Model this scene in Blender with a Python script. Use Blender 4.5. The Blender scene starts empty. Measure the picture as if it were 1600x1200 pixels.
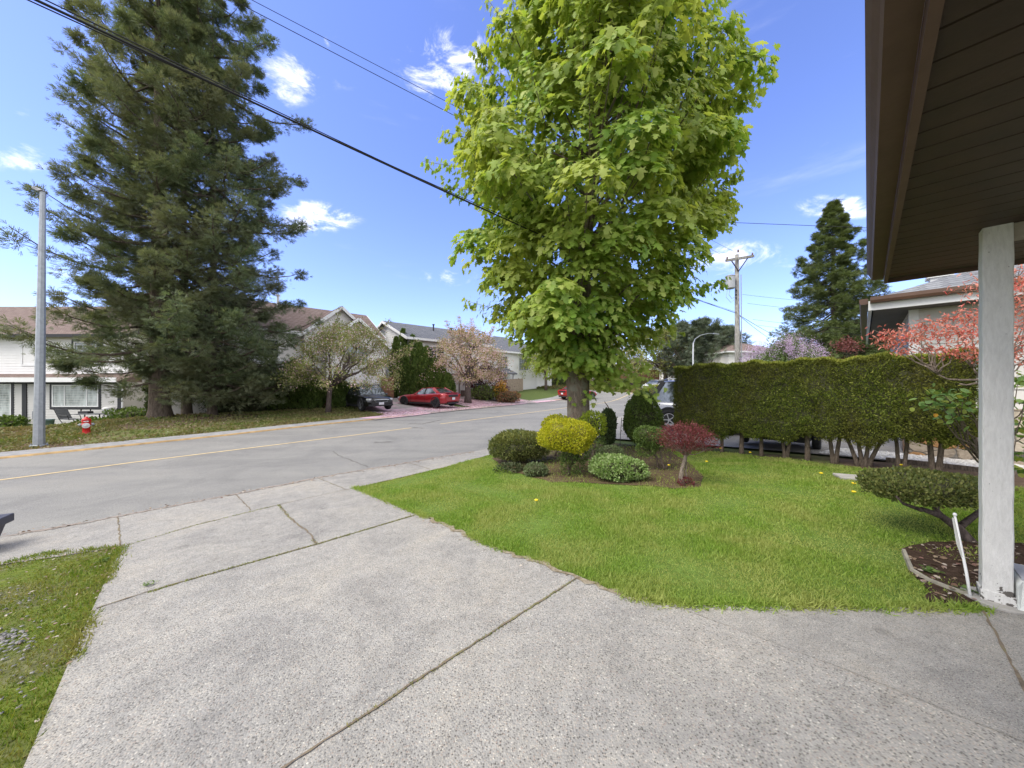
import bpy, math, random
import numpy as np
from mathutils import Vector, Matrix
from mathutils.geometry import delaunay_2d_cdt
R = math.radians
C = bpy.context.scene
# ------------------------------------------------------------ camera, sky, sun
F = 530.0; HZ = 598.0; CAMZ = 1.5            # focal length and horizon row in photo pixels (1600 wide)
cd = bpy.data.cameras.new("camera"); cam = bpy.data.objects.new("camera", cd)
C.collection.objects.link(cam); C.camera = cam
cam.location = (0, 0, CAMZ); cam.rotation_euler = (R(90), 0, 0)
cd.sensor_width = 36; cd.lens = F / 1600 * 36; cd.shift_y = -2 / 1600
cd.clip_start = .05; cd.clip_end = 3000
C.render.resolution_x = 1024; C.render.resolution_y = 768
C.view_settings.view_transform = 'Standard'; C.view_settings.look = 'None'
C.view_settings.exposure = 1.12; C.view_settings.gamma = 1
SUN_EL, SUN_AZ = 52, 241       # azimuth clockwise from +Y
W = bpy.data.worlds.new("World"); C.world = W; W.use_nodes = True
nt = W.node_tree; N = nt.nodes; L = nt.links; N.clear()
def wn(t, **k):
    n = N.new(t)
    for a, b in k.items(): setattr(n, a, b)
    return n
def wmath(op, a, b=None, c=None):
    n = wn('ShaderNodeMath', operation=op)
    for i, v in enumerate((a, b, c)):
        if v is None: continue
        if isinstance(v, (int, float)): n.inputs[i].default_value = v
        else: L.new(v, n.inputs[i])
    return n.outputs[0]
sky = wn('ShaderNodeTexSky', sky_type='NISHITA'); sky.sun_disc = False
sky.sun_elevation = R(SUN_EL); sky.sun_rotation = R(SUN_AZ)
sky.air_density = 1.0; sky.dust_density = .6; sky.ozone_density = 3.0; sky.altitude = 100
tc = wn('ShaderNodeTexCoord'); sp = wn('ShaderNodeSeparateXYZ'); L.new(tc.outputs['Generated'], sp.inputs[0])
yy = wmath('MAXIMUM', sp.outputs[1], .02)
u = wmath('DIVIDE', sp.outputs[0], yy); v = wmath('DIVIDE', sp.outputs[2], yy)
mp = wn('ShaderNodeMapping'); mp.inputs['Scale'].default_value = (3.6, 3.6, 7.5); L.new(tc.outputs['Generated'], mp.inputs[0])
nz = wn('ShaderNodeTexNoise'); nz.inputs['Scale'].default_value = 2.6; nz.inputs['Detail'].default_value = 9; nz.inputs['Roughness'].default_value = .68
nz.inputs['Distortion'].default_value = .5
L.new(mp.outputs[0], nz.inputs[0])
blobs = [(700,105,75,60,1.),(760,85,60,40,.8),(455,120,50,45,.9),(490,72,50,22,.6),(480,340,75,24,1.),(45,243,75,24,.9),
         (90,205,40,22,.5),(1310,323,62,20,1.),(1165,400,80,24,.75),(1110,430,60,30,.6),(20,175,35,12,.6),(700,432,60,16,.5),(40,440,60,20,.35),
         (1310,232,40,16,.3),(100,430,50,30,.25),(540,105,36,40,.3),(850,90,60,50,.9),(-300,150,200,60,.9),(1900,200,200,80,.8),(1230,415,60,20,.4)]
tot = None
for (bx, by, ra, rb, st) in blobs:
    u0 = (bx-800)/F; v0 = (HZ-by)/F
    a = wmath('MULTIPLY', wmath('SUBTRACT', u, u0), F/ra); b = wmath('MULTIPLY', wmath('SUBTRACT', v, v0), F/rb)
    r2 = wmath('ADD', wmath('MULTIPLY', a, a), wmath('MULTIPLY', b, b))
    m = wmath('MULTIPLY', wmath('MAXIMUM', wmath('SUBTRACT', 1.75, r2), 0), st*.62)
    tot = m if tot is None else wmath('MAXIMUM', tot, m)
cl = wmath('ADD', wmath('MULTIPLY', wmath('SUBTRACT', nz.outputs[0], .5), 6.0), wmath('SUBTRACT', tot, .50))
cl = wmath('MULTIPLY', wmath('MAXIMUM', cl, 0), wmath('MINIMUM', wmath('MULTIPLY', tot, 1.6), 1))
mr = wn('ShaderNodeMapRange', interpolation_type='SMOOTHSTEP'); mr.inputs['From Max'].default_value = 1.5; mr.inputs['To Max'].default_value = .85
# unseen bright cloud overhead and behind the camera, added for white fill light
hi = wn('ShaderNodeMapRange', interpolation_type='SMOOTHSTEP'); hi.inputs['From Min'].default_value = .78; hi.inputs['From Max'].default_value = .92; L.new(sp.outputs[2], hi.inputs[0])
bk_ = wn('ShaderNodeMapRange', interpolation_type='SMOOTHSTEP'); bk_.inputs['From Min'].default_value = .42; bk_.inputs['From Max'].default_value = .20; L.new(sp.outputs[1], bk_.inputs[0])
fill_cloud = wmath('MULTIPLY', wmath('MAXIMUM', hi.outputs[0], bk_.outputs[0]), wmath('MAXIMUM', wmath('MULTIPLY', wmath('SUBTRACT', nz.outputs[0], .22), 6), 0))
mp2 = wn('ShaderNodeMapping'); mp2.inputs['Scale'].default_value = (1.6, 1.6, 9); mp2.inputs['Rotation'].default_value = (.12, .1, .4); L.new(tc.outputs['Generated'], mp2.inputs[0])
n2 = wn('ShaderNodeTexNoise'); n2.inputs['Scale'].default_value = 1.7; n2.inputs['Detail'].default_value = 8; n2.inputs['Roughness'].default_value = .6; L.new(mp2.outputs[0], n2.inputs[0])
wisp = wmath('MULTIPLY', wmath('MAXIMUM', wmath('SUBTRACT', n2.outputs[0], .60), 0), 1.8)
L.new(wmath('MAXIMUM', wmath('MAXIMUM', cl, fill_cloud), wisp), mr.inputs[0])
tint = wn('ShaderNodeMix', data_type='RGBA', blend_type='MULTIPLY'); tint.inputs['Factor'].default_value = 1
L.new(sky.outputs[0], tint.inputs[6]); tint.inputs[7].default_value = (.80, .77, 1.07, 1)
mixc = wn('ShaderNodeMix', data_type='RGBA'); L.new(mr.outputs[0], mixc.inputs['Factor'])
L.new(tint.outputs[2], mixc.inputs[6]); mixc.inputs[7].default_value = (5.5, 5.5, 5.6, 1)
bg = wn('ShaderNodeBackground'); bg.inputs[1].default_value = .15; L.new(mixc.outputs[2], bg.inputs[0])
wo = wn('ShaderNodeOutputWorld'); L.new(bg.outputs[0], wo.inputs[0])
sd = bpy.data.lights.new("sun", 'SUN'); sd.energy = 2.0; sd.angle = R(38); sd.color = (1, .95, .86)
so = bpy.data.objects.new("sun", sd); C.collection.objects.link(so)
az, el = R(SUN_AZ), R(SUN_EL)
sv = Vector((math.sin(az)*math.cos(el), math.cos(az)*math.cos(el), math.sin(el)))
so.rotation_euler = sv.to_track_quat('Z', 'Y').to_euler(); so.location = sv*40

# ------------------------------------------------------------ frames and terrain
TH = R(46); rx, ry = math.sin(TH), math.cos(TH)      # road direction; s along it, d across it towards the far side
def SD(s, d, z=None):
    x = s*rx - d*ry; y = s*ry + d*rx
    return (x, y, G(x, y) if z is None else z)
def ss(v, a, b):
    t = min(1, max(0, (v-a)/(b-a))); return t*t*(3-2*t)
def G(x, y):
    s = x*rx + y*ry; d = -x*ry + y*rx
    z = -.35*ss(d, -1.0, 8.4)
    z -= .15*ss(-s, -6, 5)*ss(d, 3, 9)
    z -= .62*ss(d, 25, 33)*ss(-s, -4, 2)
    z += .22*math.exp(-((x+18.2)**2+(y-17.5)**2)/9)
    z += .55*ss(d, 21, 28)*ss(s, 4, 9)
    z += .85*ss(y, 33, 50) + 1.0*ss(y, 50, 62)
    return z
def ray(px, Z, z=None, py=None):
    """world point at photo column px, depth Z"""
    x = (px-800)/F*Z
    if py is not None: z = CAMZ-(py-HZ)/F*Z
    return (x, Z, G(x, Z) if z is None else z)
def gnd(px, py):
    """where the sight line through photo pixel meets the terrain"""
    u_, w_ = (px-800)/F, (py-HZ)/F
    Z = .5; st = .05
    while Z < 400:
        if CAMZ - w_*Z <= G(u_*Z, Z): break
        Z += st; st = .02*Z+.01
    lo, hi = Z-st, Z
    for _ in range(30):
        m_ = (lo+hi)/2
        if CAMZ - w_*m_ <= G(u_*m_, m_): hi = m_
        else: lo = m_
    return (u_*hi, hi)
def sd_of(x, y): return (x*rx+y*ry, -x*ry+y*rx)

# ------------------------------------------------------------ materials
def newmat(name):
    m = bpy.data.materials.new(name); m.use_nodes = True
    return m, m.node_tree, m.node_tree.nodes['Principled BSDF']
def nd(t, typ, **k):
    n = t.nodes.new(typ)
    for a, b in k.items(): setattr(n, a, b)
    return n
def c4(c): return (c[0], c[1], c[2], 1)
def ramp(t, src, stops, interp='LINEAR'):
    r = nd(t, 'ShaderNodeValToRGB'); r.color_ramp.interpolation = interp
    e = r.color_ramp.elements
    while len(e) < len(stops): e.new(.5)
    for i, (p, c) in enumerate(stops): e[i].position = p; e[i].color = c4(c)
    t.links.new(src, r.inputs[0]); return r.outputs[0]
def noise(t, scale, detail=4, rough=.55, vec=None, dist=0):
    n = nd(t, 'ShaderNodeTexNoise'); n.inputs['Scale'].default_value = scale; n.inputs['Detail'].default_value = detail
    n.inputs['Roughness'].default_value = rough; n.inputs['Distortion'].default_value = dist
    if vec is not None: t.links.new(vec, n.inputs['Vector'])
    return n.outputs['Fac']
def coords(t, scale=(1,1,1), rot=(0,0,0)):
    c = nd(t, 'ShaderNodeTexCoord'); m = nd(t, 'ShaderNodeMapping'); t.links.new(c.outputs['Object'], m.inputs[0])
    m.inputs['Scale'].default_value = scale; m.inputs['Rotation'].default_value = rot; return m.outputs[0]
def mixrgb(t, f, a, b, blend='MIX'):
    m = nd(t, 'ShaderNodeMix', data_type='RGBA', blend_type=blend)
    if isinstance(f, (int, float)): m.inputs['Factor'].default_value = f
    else: t.links.new(f, m.inputs['Factor'])
    for i, x in ((6, a), (7, b)):
        if isinstance(x, tuple): m.inputs[i].default_value = c4(x)
        else: t.links.new(x, m.inputs[i])
    return m.outputs[2]
def bump(t, bs, h, strength=.3, dist=.02):
    b = nd(t, 'ShaderNodeBump'); b.inputs['Strength'].default_value = strength; b.inputs['Distance'].default_value = dist
    t.links.new(h, b.inputs['Height']); t.links.new(b.outputs[0], bs.inputs['Normal'])
def simple(name, c, rough=.6, metal=0, var=.12, vs=3, bs_=40, bst=.15, spec=.4, coat=0):
    m, t, b = newmat(name); v_ = coords(t)
    lo = tuple(x*(1-var) for x in c); hi = tuple(min(1, x*(1+var)) for x in c)
    t.links.new(ramp(t, noise(t, vs, 5, .6, v_), [(.3, lo), (.7, hi)]), b.inputs['Base Color'])
    b.inputs['Roughness'].default_value = rough; b.inputs['Metallic'].default_value = metal
    b.inputs['Specular IOR Level'].default_value = spec; b.inputs['Coat Weight'].default_value = coat
    if bst: bump(t, b, noise(t, bs_, 4, .6, v_), bst, .01)
    return m
def leafmat(name, cols, trans=.35, rough=.55, spec=.3, big=None):
    """per-leaf colour variation and light passing through"""
    m, t, b = newmat(name)
    g = nd(t, 'ShaderNodeNewGeometry'); n = len(cols)
    col = ramp(t, g.outputs['Random Per Island'], [(i/(n-1) if n > 1 else 0, c) for i, c in enumerate(cols)])
    if big:
        f = ramp(t, noise(t, big[0], 3, .6, coords(t)), [(.38, (0,0,0)), (.62, (1,1,1))])
        col = mixrgb(t, f, col, mixrgb(t, .6, col, big[1]))
    t.links.new(col, b.inputs['Base Color']); b.inputs['Roughness'].default_value = rough; b.inputs['Specular IOR Level'].default_value = spec
    tr = nd(t, 'ShaderNodeBsdfTranslucent'); t.links.new(mixrgb(t, 1., col, (1.25, 1.2, .7), 'MULTIPLY'), tr.inputs[0])
    mx = nd(t, 'ShaderNodeMixShader'); mx.inputs[0].default_value = trans
    t.links.new(b.outputs[0], mx.inputs[1]); t.links.new(tr.outputs[0], mx.inputs[2])
    t.links.new(mx.outputs[0], t.nodes['Material Output'].inputs[0]); return m
def barkmat(name, c, sc=6, moss=None):
    m, t, b = newmat(name); v_ = coords(t, (1, 1, .22))
    n = noise(t, sc*3, 8, .7, v_, .3)
    col = ramp(t, n, [(.3, tuple(x*.45 for x in c)), (.5, c), (.72, tuple(min(1, x*1.8) for x in c))])
    if moss:
        col = mixrgb(t, ramp(t, noise(t, 3, 6, .7, coords(t)), [(.52, (0,0,0)), (.6, (1,1,1))]), col, moss)
    t.links.new(col, b.inputs['Base Color']); b.inputs['Roughness'].default_value = .95; b.inputs['Specular IOR Level'].default_value = .1
    bump(t, b, n, .9, .04); return m
def groundmat(name, stops, sc, stops2=None, sc2=.5, bst=.5, bdist=.02, rough=.95):
    m, t, b = newmat(name); v_ = coords(t)
    n = noise(t, sc, 8, .7, v_)
    col = ramp(t, n, stops)
    if stops2:
        col = mixrgb(t, ramp(t, noise(t, sc2, 5, .65, v_, .6), [(.44, (0,0,0)), (.56, (1,1,1))]), col, ramp(t, noise(t, sc*1.3, 8, .7, v_), stops2))
    t.links.new(col, b.inputs['Base Color']); b.inputs['Roughness'].default_value = rough; b.inputs['Specular IOR Level'].default_value = .15
    bump(t, b, n, bst, bdist); return m
def aggregate(name, tone=1.0, warm=1.0, contrast=1.0, sc=120):
    m, t, b = newmat(name); v_ = coords(t)
    vo = nd(t, 'ShaderNodeTexVoronoi'); vo.inputs['Scale'].default_value = sc; t.links.new(v_, vo.inputs[0])
    sx = nd(t, 'ShaderNodeSeparateColor'); t.links.new(vo.outputs['Color'], sx.inputs[0])
    k = tone
    peb = ramp(t, sx.outputs[0], [(0, (.10*k, .093*k, .083*k)), (.25, (.197*k, .189*k, .176*k)), (.55, (.308*k, .297*k*warm, .276*k*warm)), (.8, (.37*k, .345*k, .30*k)), (.93, (.27*k, .22*k, .19*k)), (1, (.52*k, .50*k, .44*k))])
    cem = (.281*k, .272*k, .253*k)
    mk = ramp(t, vo.outputs['Distance'], [(.38, (0,0,0)), (.62, (1,1,1))])
    col = mixrgb(t, mk, peb, cem)
    col = mixrgb(t, 1, col, ramp(t, noise(t, 1.1, 6, .7, v_, .7), [(.3, (.78, .78, .79)), (.5, (1, 1, 1)), (.72, (1.12, 1.09, 1.04))]), 'MULTIPLY')
    col = mixrgb(t, 1, col, ramp(t, noise(t, 9, 6, .7, v_), [(.3, (.84, .84, .84)), (.7, (1.1, 1.1, 1.1))]), 'MULTIPLY')
    col = mixrgb(t, 1, col, ramp(t, noise(t, .45, 9, .75, v_, 1.2), [(.36, (.84, .84, .85)), (.44, (1, 1, 1)), (.58, (1.03, 1.02, 1)), (.66, (1.1, 1.06, 1.0))]), 'MULTIPLY')
    col = mixrgb(t, 1, col, ramp(t, noise(t, 3.2, 3, .5, v_, .2), [(.685, (1, 1, 1)), (.72, (.80, .80, .80))]), 'MULTIPLY')
    t.links.new(col, b.inputs['Base Color']); b.inputs['Roughness'].default_value = .9; b.inputs['Specular IOR Level'].default_value = .25
    bump(t, b, vo.outputs['Distance'], .45, -.006); return m
def asphalt(name):
    m, t, b = newmat(name); v_ = coords(t)
    n = noise(t, 75, 6, .85, v_)
    col = ramp(t, n, [(.32, (.115, .111, .102)), (.5, (.205, .199, .185)), (.68, (.33, .322, .30))])
    st = coords(t, (.09, 1.3, 1), (0, 0, -R(44)))
    col = mixrgb(t, 1, col, ramp(t, noise(t, .9, 5, .6, st), [(.3, (.86, .86, .87)), (.5, (1, 1, 1)), (.7, (1.1, 1.1, 1.08))]), 'MULTIPLY')
    col = mixrgb(t, 1, col, ramp(t, noise(t, .5, 7, .7, v_, 1), [(.35, (.84, .84, .85)), (.5, (1, 1, 1)), (.65, (1.09, 1.08, 1.06))]), 'MULTIPLY')
    t.links.new(col, b.inputs['Base Color']); b.inputs['Roughness'].default_value = .88; b.inputs['Specular IOR Level'].default_value = .3
    bump(t, b, n, .35, .006); return m
def shingle(name, c1, c2, w=.33, h=.14):
    m, t, b = newmat(name)
    tcn = nd(t, 'ShaderNodeTexCoord'); s_ = nd(t, 'ShaderNodeSeparateXYZ'); t.links.new(tcn.outputs['Object'], s_.inputs[0])
    ad = nd(t, 'ShaderNodeMath', operation='ADD'); t.links.new(s_.outputs[0], ad.inputs[0]); t.links.new(s_.outputs[1], ad.inputs[1])
    zz = nd(t, 'ShaderNodeMath', operation='MULTIPLY'); t.links.new(s_.outputs[2], zz.inputs[0]); zz.inputs[1].default_value = 2.4
    cb = nd(t, 'ShaderNodeCombineXYZ'); t.links.new(ad.outputs[0], cb.inputs[0]); t.links.new(zz.outputs[0], cb.inputs[1])
    br = nd(t, 'ShaderNodeTexBrick'); t.links.new(cb.outputs[0], br.inputs[0]); br.inputs['Scale'].default_value = 1
    br.inputs['Brick Width'].default_value = w; br.inputs['Row Height'].default_value = h; br.inputs['Mortar Size'].default_value = .012
    br.inputs['Color1'].default_value = c4(c1); br.inputs['Color2'].default_value = c4(c2); br.inputs['Mortar'].default_value = c4(tuple(x*.45 for x in c1))
    col = mixrgb(t, 1, br.outputs[0], ramp(t, noise(t, 14, 6, .7, coords(t)), [(.3, (.75,.75,.75)), (.7, (1.2,1.2,1.2))]), 'MULTIPLY')
    t.links.new(col, b.inputs['Base Color']); b.inputs['Roughness'].default_value = .93; b.inputs['Specular IOR Level'].default_value = .15
    bump(t, b, br.outputs['Fac'], .5, -.01); return m
def glassmat(name, c, rough=.04):
    m, t, b = newmat(name); v_ = coords(t, (1.2, 1.2, .5))
    t.links.new(ramp(t, noise(t, 2.2, 4, .6, v_), [(.35, tuple(x*.6 for x in c)), (.65, tuple(min(1, x*1.4) for x in c))]), b.inputs['Base Color'])
    b.inputs['Roughness'].default_value = rough; b.inputs['Specular IOR Level'].default_value = .9; return m
def stonemat(name):
    m, t, b = newmat(name); v_ = coords(t, (1, 1, 1.7))
    dn = nd(t, 'ShaderNodeTexNoise'); dn.inputs['Scale'].default_value = 3; t.links.new(v_, dn.inputs[0])
    mx = nd(t, 'ShaderNodeMix', data_type='VECTOR'); mx.inputs['Factor'].default_value = .12; t.links.new(v_, mx.inputs[4]); t.links.new(dn.outputs['Color'], mx.inputs[5])
    vo = nd(t, 'ShaderNodeTexVoronoi'); vo.inputs['Scale'].default_value = 2.9; t.links.new(mx.outputs[1], vo.inputs[0])
    ve = nd(t, 'ShaderNodeTexVoronoi', feature='DISTANCE_TO_EDGE'); ve.inputs['Scale'].default_value = 2.9; t.links.new(mx.outputs[1], ve.inputs[0])
    sx = nd(t, 'ShaderNodeSeparateColor'); t.links.new(vo.outputs['Color'], sx.inputs[0])
    col = ramp(t, sx.outputs[0], [(0, (.10, .085, .08)), (.12, (.10, .085, .08)), (.14, (.36, .30, .23)), (.45, (.40, .35, .28)), (.6, (.40, .22, .09)), (.75, (.46, .40, .32)), (1, (.33, .16, .06))], 'CONSTANT')
    col = mixrgb(t, 1, col, ramp(t, noise(t, 7, 8, .7, v_, .5), [(.3, (.6,.58,.55)), (.7, (1.3,1.3,1.3))]), 'MULTIPLY')
    mk = ramp(t, ve.outputs['Distance'], [(.012, (1,1,1)), (.03, (0,0,0))])
    t.links.new(mixrgb(t, mk, col, (.17, .155, .135)), b.inputs['Base Color']); b.inputs['Roughness'].default_value = .85
    bump(t, b, ramp(t, ve.outputs['Distance'], [(0, (0,0,0)), (.06, (1,1,1))]), .8, .03); return m

# ------------------------------------------------------------ mesh helpers
def tag(o, label=None, cat=None, group=None, kind=None):
    if label: o['label'] = label
    if cat: o['category'] = cat
    if group: o['group'] = group
    if kind: o['kind'] = kind
    return o
def empty(name, loc, rz=0, label=None, cat=None, group=None):
    o = bpy.data.objects.new(name, None); C.collection.objects.link(o)
    o.location = loc; o.rotation_euler = (0, 0, rz); o.empty_display_size = .2
    return tag(o, label, cat, group)
def link(name, me, mats, parent=None):
    o = bpy.data.objects.new(name, me); C.collection.objects.link(o)
    for m in (mats if isinstance(mats, (list, tuple)) else [mats]): me.materials.append(m)
    if parent: o.parent = parent
    return o
class MB:
    def __init__(s): s.v = []; s.f = []; s.m = []
    def add(s, vs, fs, mi=0):
        b = len(s.v); s.v += [tuple(p) for p in vs]
        for f in fs: s.f.append(tuple(i+b for i in f)); s.m.append(mi)
    def box(s, x0, x1, y0, y1, z0, z1, mi=0):
        s.add([(x0,y0,z0),(x1,y0,z0),(x1,y1,z0),(x0,y1,z0),(x0,y0,z1),(x1,y0,z1),(x1,y1,z1),(x0,y1,z1)],
              [(0,3,2,1),(4,5,6,7),(0,1,5,4),(1,2,6,5),(2,3,7,6),(3,0,4,7)], mi)
    def prism(s, poly, axis_vec, mi=0):
        """poly: list of 3D points, extruded along axis_vec"""
        n = len(poly); a = Vector(axis_vec)
        q = [tuple(Vector(p)+a) for p in poly]
        s.add(list(poly)+q, [tuple(range(n))[::-1], tuple(range(n, 2*n))]+[(i, (i+1) % n, n+(i+1) % n, n+i) for i in range(n)], mi)
    def bar(s, p, q, w, h, up=(0,0,1), mi=0):
        p, q, up = Vector(p), Vector(q), Vector(up)
        d = (q-p).normalized(); sd_ = d.cross(up)
        if sd_.length < 1e-4: sd_ = d.cross(Vector((1,0,0)))
        sd_.normalize(); u_ = sd_.cross(d)
        a, b = sd_*w/2, u_*h/2
        s.add([p-a-b, p+a-b, p+a+b, p-a+b, q-a-b, q+a-b, q+a+b, q-a+b], [(0,1,2,3),(7,6,5,4),(0,4,5,1),(1,5,6,2),(2,6,7,3),(3,7,4,0)], mi)
    def tube(s, pts, rad, n=8, mi=0, cap=True):
        pts = [Vector(p) for p in pts]
        if isinstance(rad, (int, float)): rad = [rad]*len(pts)
        b = len(s.v); pu = None
        for i, p in enumerate(pts):
            d = (pts[min(i+1, len(pts)-1)]-pts[max(i-1, 0)])
            if d.length < 1e-9: d = Vector((0,0,1))
            d.normalize()
            if pu is None: pu = d.orthogonal()
            u_ = (pu-d*pu.dot(d))
            if u_.length < 1e-5: u_ = d.orthogonal()
            u_.normalize(); pu = u_; w_ = d.cross(u_)
            for k in range(n):
                a = 2*math.pi*k/n; s.v.append(tuple(p+(u_*math.cos(a)+w_*math.sin(a))*rad[i]))
        for i in range(len(pts)-1):
            for k in range(n):
                k2 = (k+1) % n; s.f.append((b+i*n+k, b+i*n+k2, b+(i+1)*n+k2, b+(i+1)*n+k)); s.m.append(mi)
        if cap:
            s.f.append(tuple(b+k for k in range(n))[::-1]); s.m.append(mi)
            s.f.append(tuple(b+(len(pts)-1)*n+k for k in range(n))); s.m.append(mi)
    def lathe(s, prof, n=20, o=(0,0,0), ax='z', mi=0):
        b = len(s.v)
        for (r, z) in prof:
            for k in range(n):
                a = 2*math.pi*k/n; x, y = r*math.cos(a), r*math.sin(a)
                p = (x, y, z) if ax == 'z' else ((z, x, y) if ax == 'x' else (x, z, y))
                s.v.append((p[0]+o[0], p[1]+o[1], p[2]+o[2]))
        for i in range(len(prof)-1):
            for k in range(n):
                k2 = (k+1) % n; s.f.append((b+i*n+k, b+i*n+k2, b+(i+1)*n+k2, b+(i+1)*n+k)); s.m.append(mi)
        s.f.append(tuple(b+k for k in range(n))[::-1]); s.m.append(mi)
        s.f.append(tuple(b+(len(prof)-1)*n+k for k in range(n))); s.m.append(mi)
    def build(s, name, mats, parent=None, smooth=False, bevel=0):
        me = bpy.data.meshes.new(name); me.from_pydata(s.v, [], s.f); me.update()
        if smooth: me.polygons.foreach_set('use_smooth', [True]*len(me.polygons))
        o = link(name, me, mats, parent)
        if any(s.m): me.polygons.foreach_set('material_index', s.m)
        if bevel:
            b = o.modifiers.new('bevel', 'BEVEL'); b.width = bevel; b.segments = 2; b.limit_method = 'ANGLE'
        return o
def npmesh(name, V, faces_flat, counts, mats, parent=None, smooth=False):
    me = bpy.data.meshes.new(name)
    me.vertices.add(len(V)); me.vertices.foreach_set('co', np.asarray(V, np.float32).ravel())
    me.loops.add(len(faces_flat)); me.loops.foreach_set('vertex_index', np.asarray(faces_flat, np.int32))
    me.polygons.add(len(counts)); st = np.concatenate([[0], np.cumsum(counts)[:-1]]).astype(np.int32)
    me.polygons.foreach_set('loop_start', st); me.polygons.foreach_set('loop_total', np.asarray(counts, np.int32))
    if smooth: me.polygons.foreach_set('use_smooth', np.ones(len(counts), bool))
    me.update(calc_edges=True); return link(name, me, mats, parent)
def nrm(a): return a/np.maximum(np.linalg.norm(a, axis=-1, keepdims=True), 1e-9)
TPL = {
 'oval': ([(0,0,0),(.28,.3,.06),(.25,.7,.06),(0,1,0),(-.25,.7,.06),(-.28,.3,.06)], [(0,1,2,3),(0,3,4,5)]),
 'quad': ([(-.35,0,0),(.35,0,0),(.35,1,0),(-.35,1,0)], [(0,1,2,3)]),
 'tri': ([(-.3,0,0),(.3,0,0),(0,1,.05)], [(0,1,2)]),
 'maple': ([(0,0,0),(.15,.12,.02),(.46,-.02,-.03),(.30,.26,.02),(.66,.50,-.06),(.24,.50,.02),(.30,.80,-.02),(0,1.08,-.08),(-.30,.80,-.02),(-.24,.50,.02),(-.66,.50,-.06),(-.30,.26,.02),(-.46,-.02,-.03),(-.15,.12,.02),(0,.42,.05)],
           [(14,0,1),(14,1,2,3),(14,3,4,5),(14,5,6,7),(14,7,8,9),(14,9,10,11),(14,11,12,13),(14,13,0)]),
 'spray': ([(0,0,0),(.17,.12,.02),(.09,.25,0),(.24,.38,.03),(.10,.5,0),(.18,.66,.03),(.06,.75,0),(0,1,0),(-.06,.75,0),(-.18,.66,.03),(-.10,.5,0),(-.24,.38,.03),(-.09,.25,0),(-.17,.12,.02)],
           [(0,1,2,12,13),(2,3,4,10,11,12),(4,5,6,8,9,10),(6,7,8)]),
 'sprig': ([(-.05,0,0),(.05,0,0),(.03,1,.05),(-.03,1,.05),(.0,.1,0),(.1,.12,0),(.46,.72,.0),(.38,.76,.0),(-.0,.1,0),(-.1,.12,0),(-.46,.72,0),(-.38,.76,0),(.06,.45,.02),(.0,.5,.02),(.26,1.0,.1),(-.06,.4,.02),(.0,.46,.02),(-.24,.98,.1)], [(0,1,2,3),(4,5,6,7),(8,11,10,9),(12,14,13),(15,16,17)]),
 'blade': ([(-.5,0,0),(.5,0,0),(.38,.55,.1),(-.38,.55,.1),(0,1,.35)], [(0,1,2,3),(3,2,4)]),
}
def cards(name, P, D, Nn, size, mat, parent=None, tpl='oval', width=None):
    tv, tf = TPL[tpl]; tv = np.array(tv, float)
    P = np.asarray(P, float); n = len(P)
    D = nrm(np.asarray(D, float)); Nn = np.asarray(Nn, float)
    Sd = nrm(np.cross(D, Nn)); Nn = np.cross(Sd, D)
    size = np.broadcast_to(np.asarray(size, float), (n,)); w = size if width is None else np.broadcast_to(np.asarray(width, float), (n,))
    V = P[:, None, :] + (tv[None, :, 0:1]*w[:, None, None])*Sd[:, None, :] + (tv[None, :, 1:2]*size[:, None, None])*D[:, None, :] + (tv[None, :, 2:3]*size[:, None, None])*Nn[:, None, :]
    k = len(tv); off = (np.arange(n)*k)
    flat = np.array([i for f in tf for i in f]); cnt = np.array([len(f) for f in tf])
    return npmesh(name, V.reshape(-1, 3), (off[:, None]+flat[None]).ravel(), np.tile(cnt, n), mat, parent)
def rnd(rs, n): return nrm(rs.normal(size=(n, 3)))
def inpoly(X, Y, poly):
    c = np.zeros(len(X), bool); n = len(poly); j = n-1
    for i in range(n):
        xi, yi = poly[i][:2]; xj, yj = poly[j][:2]
        if yi != yj:
            c ^= ((yi > Y) != (yj > Y)) & (X < (xj-xi)*(Y-yi)/(yj-yi)+xi)
        j = i
    return c
def resample(pts, step):
    out = []
    for a, b in zip(pts[:-1], pts[1:]):
        l = math.dist(a[:2], b[:2]); k = max(1, int(l/step))
        out += [(a[0]+(b[0]-a[0])*i/k, a[1]+(b[1]-a[1])*i/k) for i in range(k)]
    return out+[tuple(pts[-1][:2])]
def drape(name, poly, off, mat, step=.5, wob=0, seed=0):
    """ground patch that follows the terrain"""
    pl = resample(list(poly)+[poly[0]], step)[:-1]; r_ = random.Random(seed)
    if wob: pl = [(x+r_.uniform(-wob, wob), y+r_.uniform(-wob, wob)) for x, y in pl]
    xs = [p[0] for p in pl]; ys = [p[1] for p in pl]
    gx, gy = np.meshgrid(np.arange(min(xs), max(xs), step), np.arange(min(ys), max(ys), step))
    gx = gx.ravel()+.013; gy = gy.ravel()+.017; k = inpoly(gx, gy, pl)
    vs = [Vector(p) for p in pl]+[Vector((a, b)) for a, b in zip(gx[k], gy[k])]
    n = len(pl)
    ov, oe, of, *_ = delaunay_2d_cdt(vs, [], [list(range(n))], 1, 1e-4)
    me = bpy.data.meshes.new(name)
    fs = [tuple(f) if (ov[f[1]]-ov[f[0]]).cross(ov[f[2]]-ov[f[0]]) > 0 else tuple(f)[::-1] for f in of]
    me.from_pydata([(p.x, p.y, G(p.x, p.y)+off) for p in ov], [], fs); me.update()
    me.polygons.foreach_set('use_smooth', [True]*len(me.polygons))
    return tag(link(name, me, mat), kind='structure')
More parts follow.
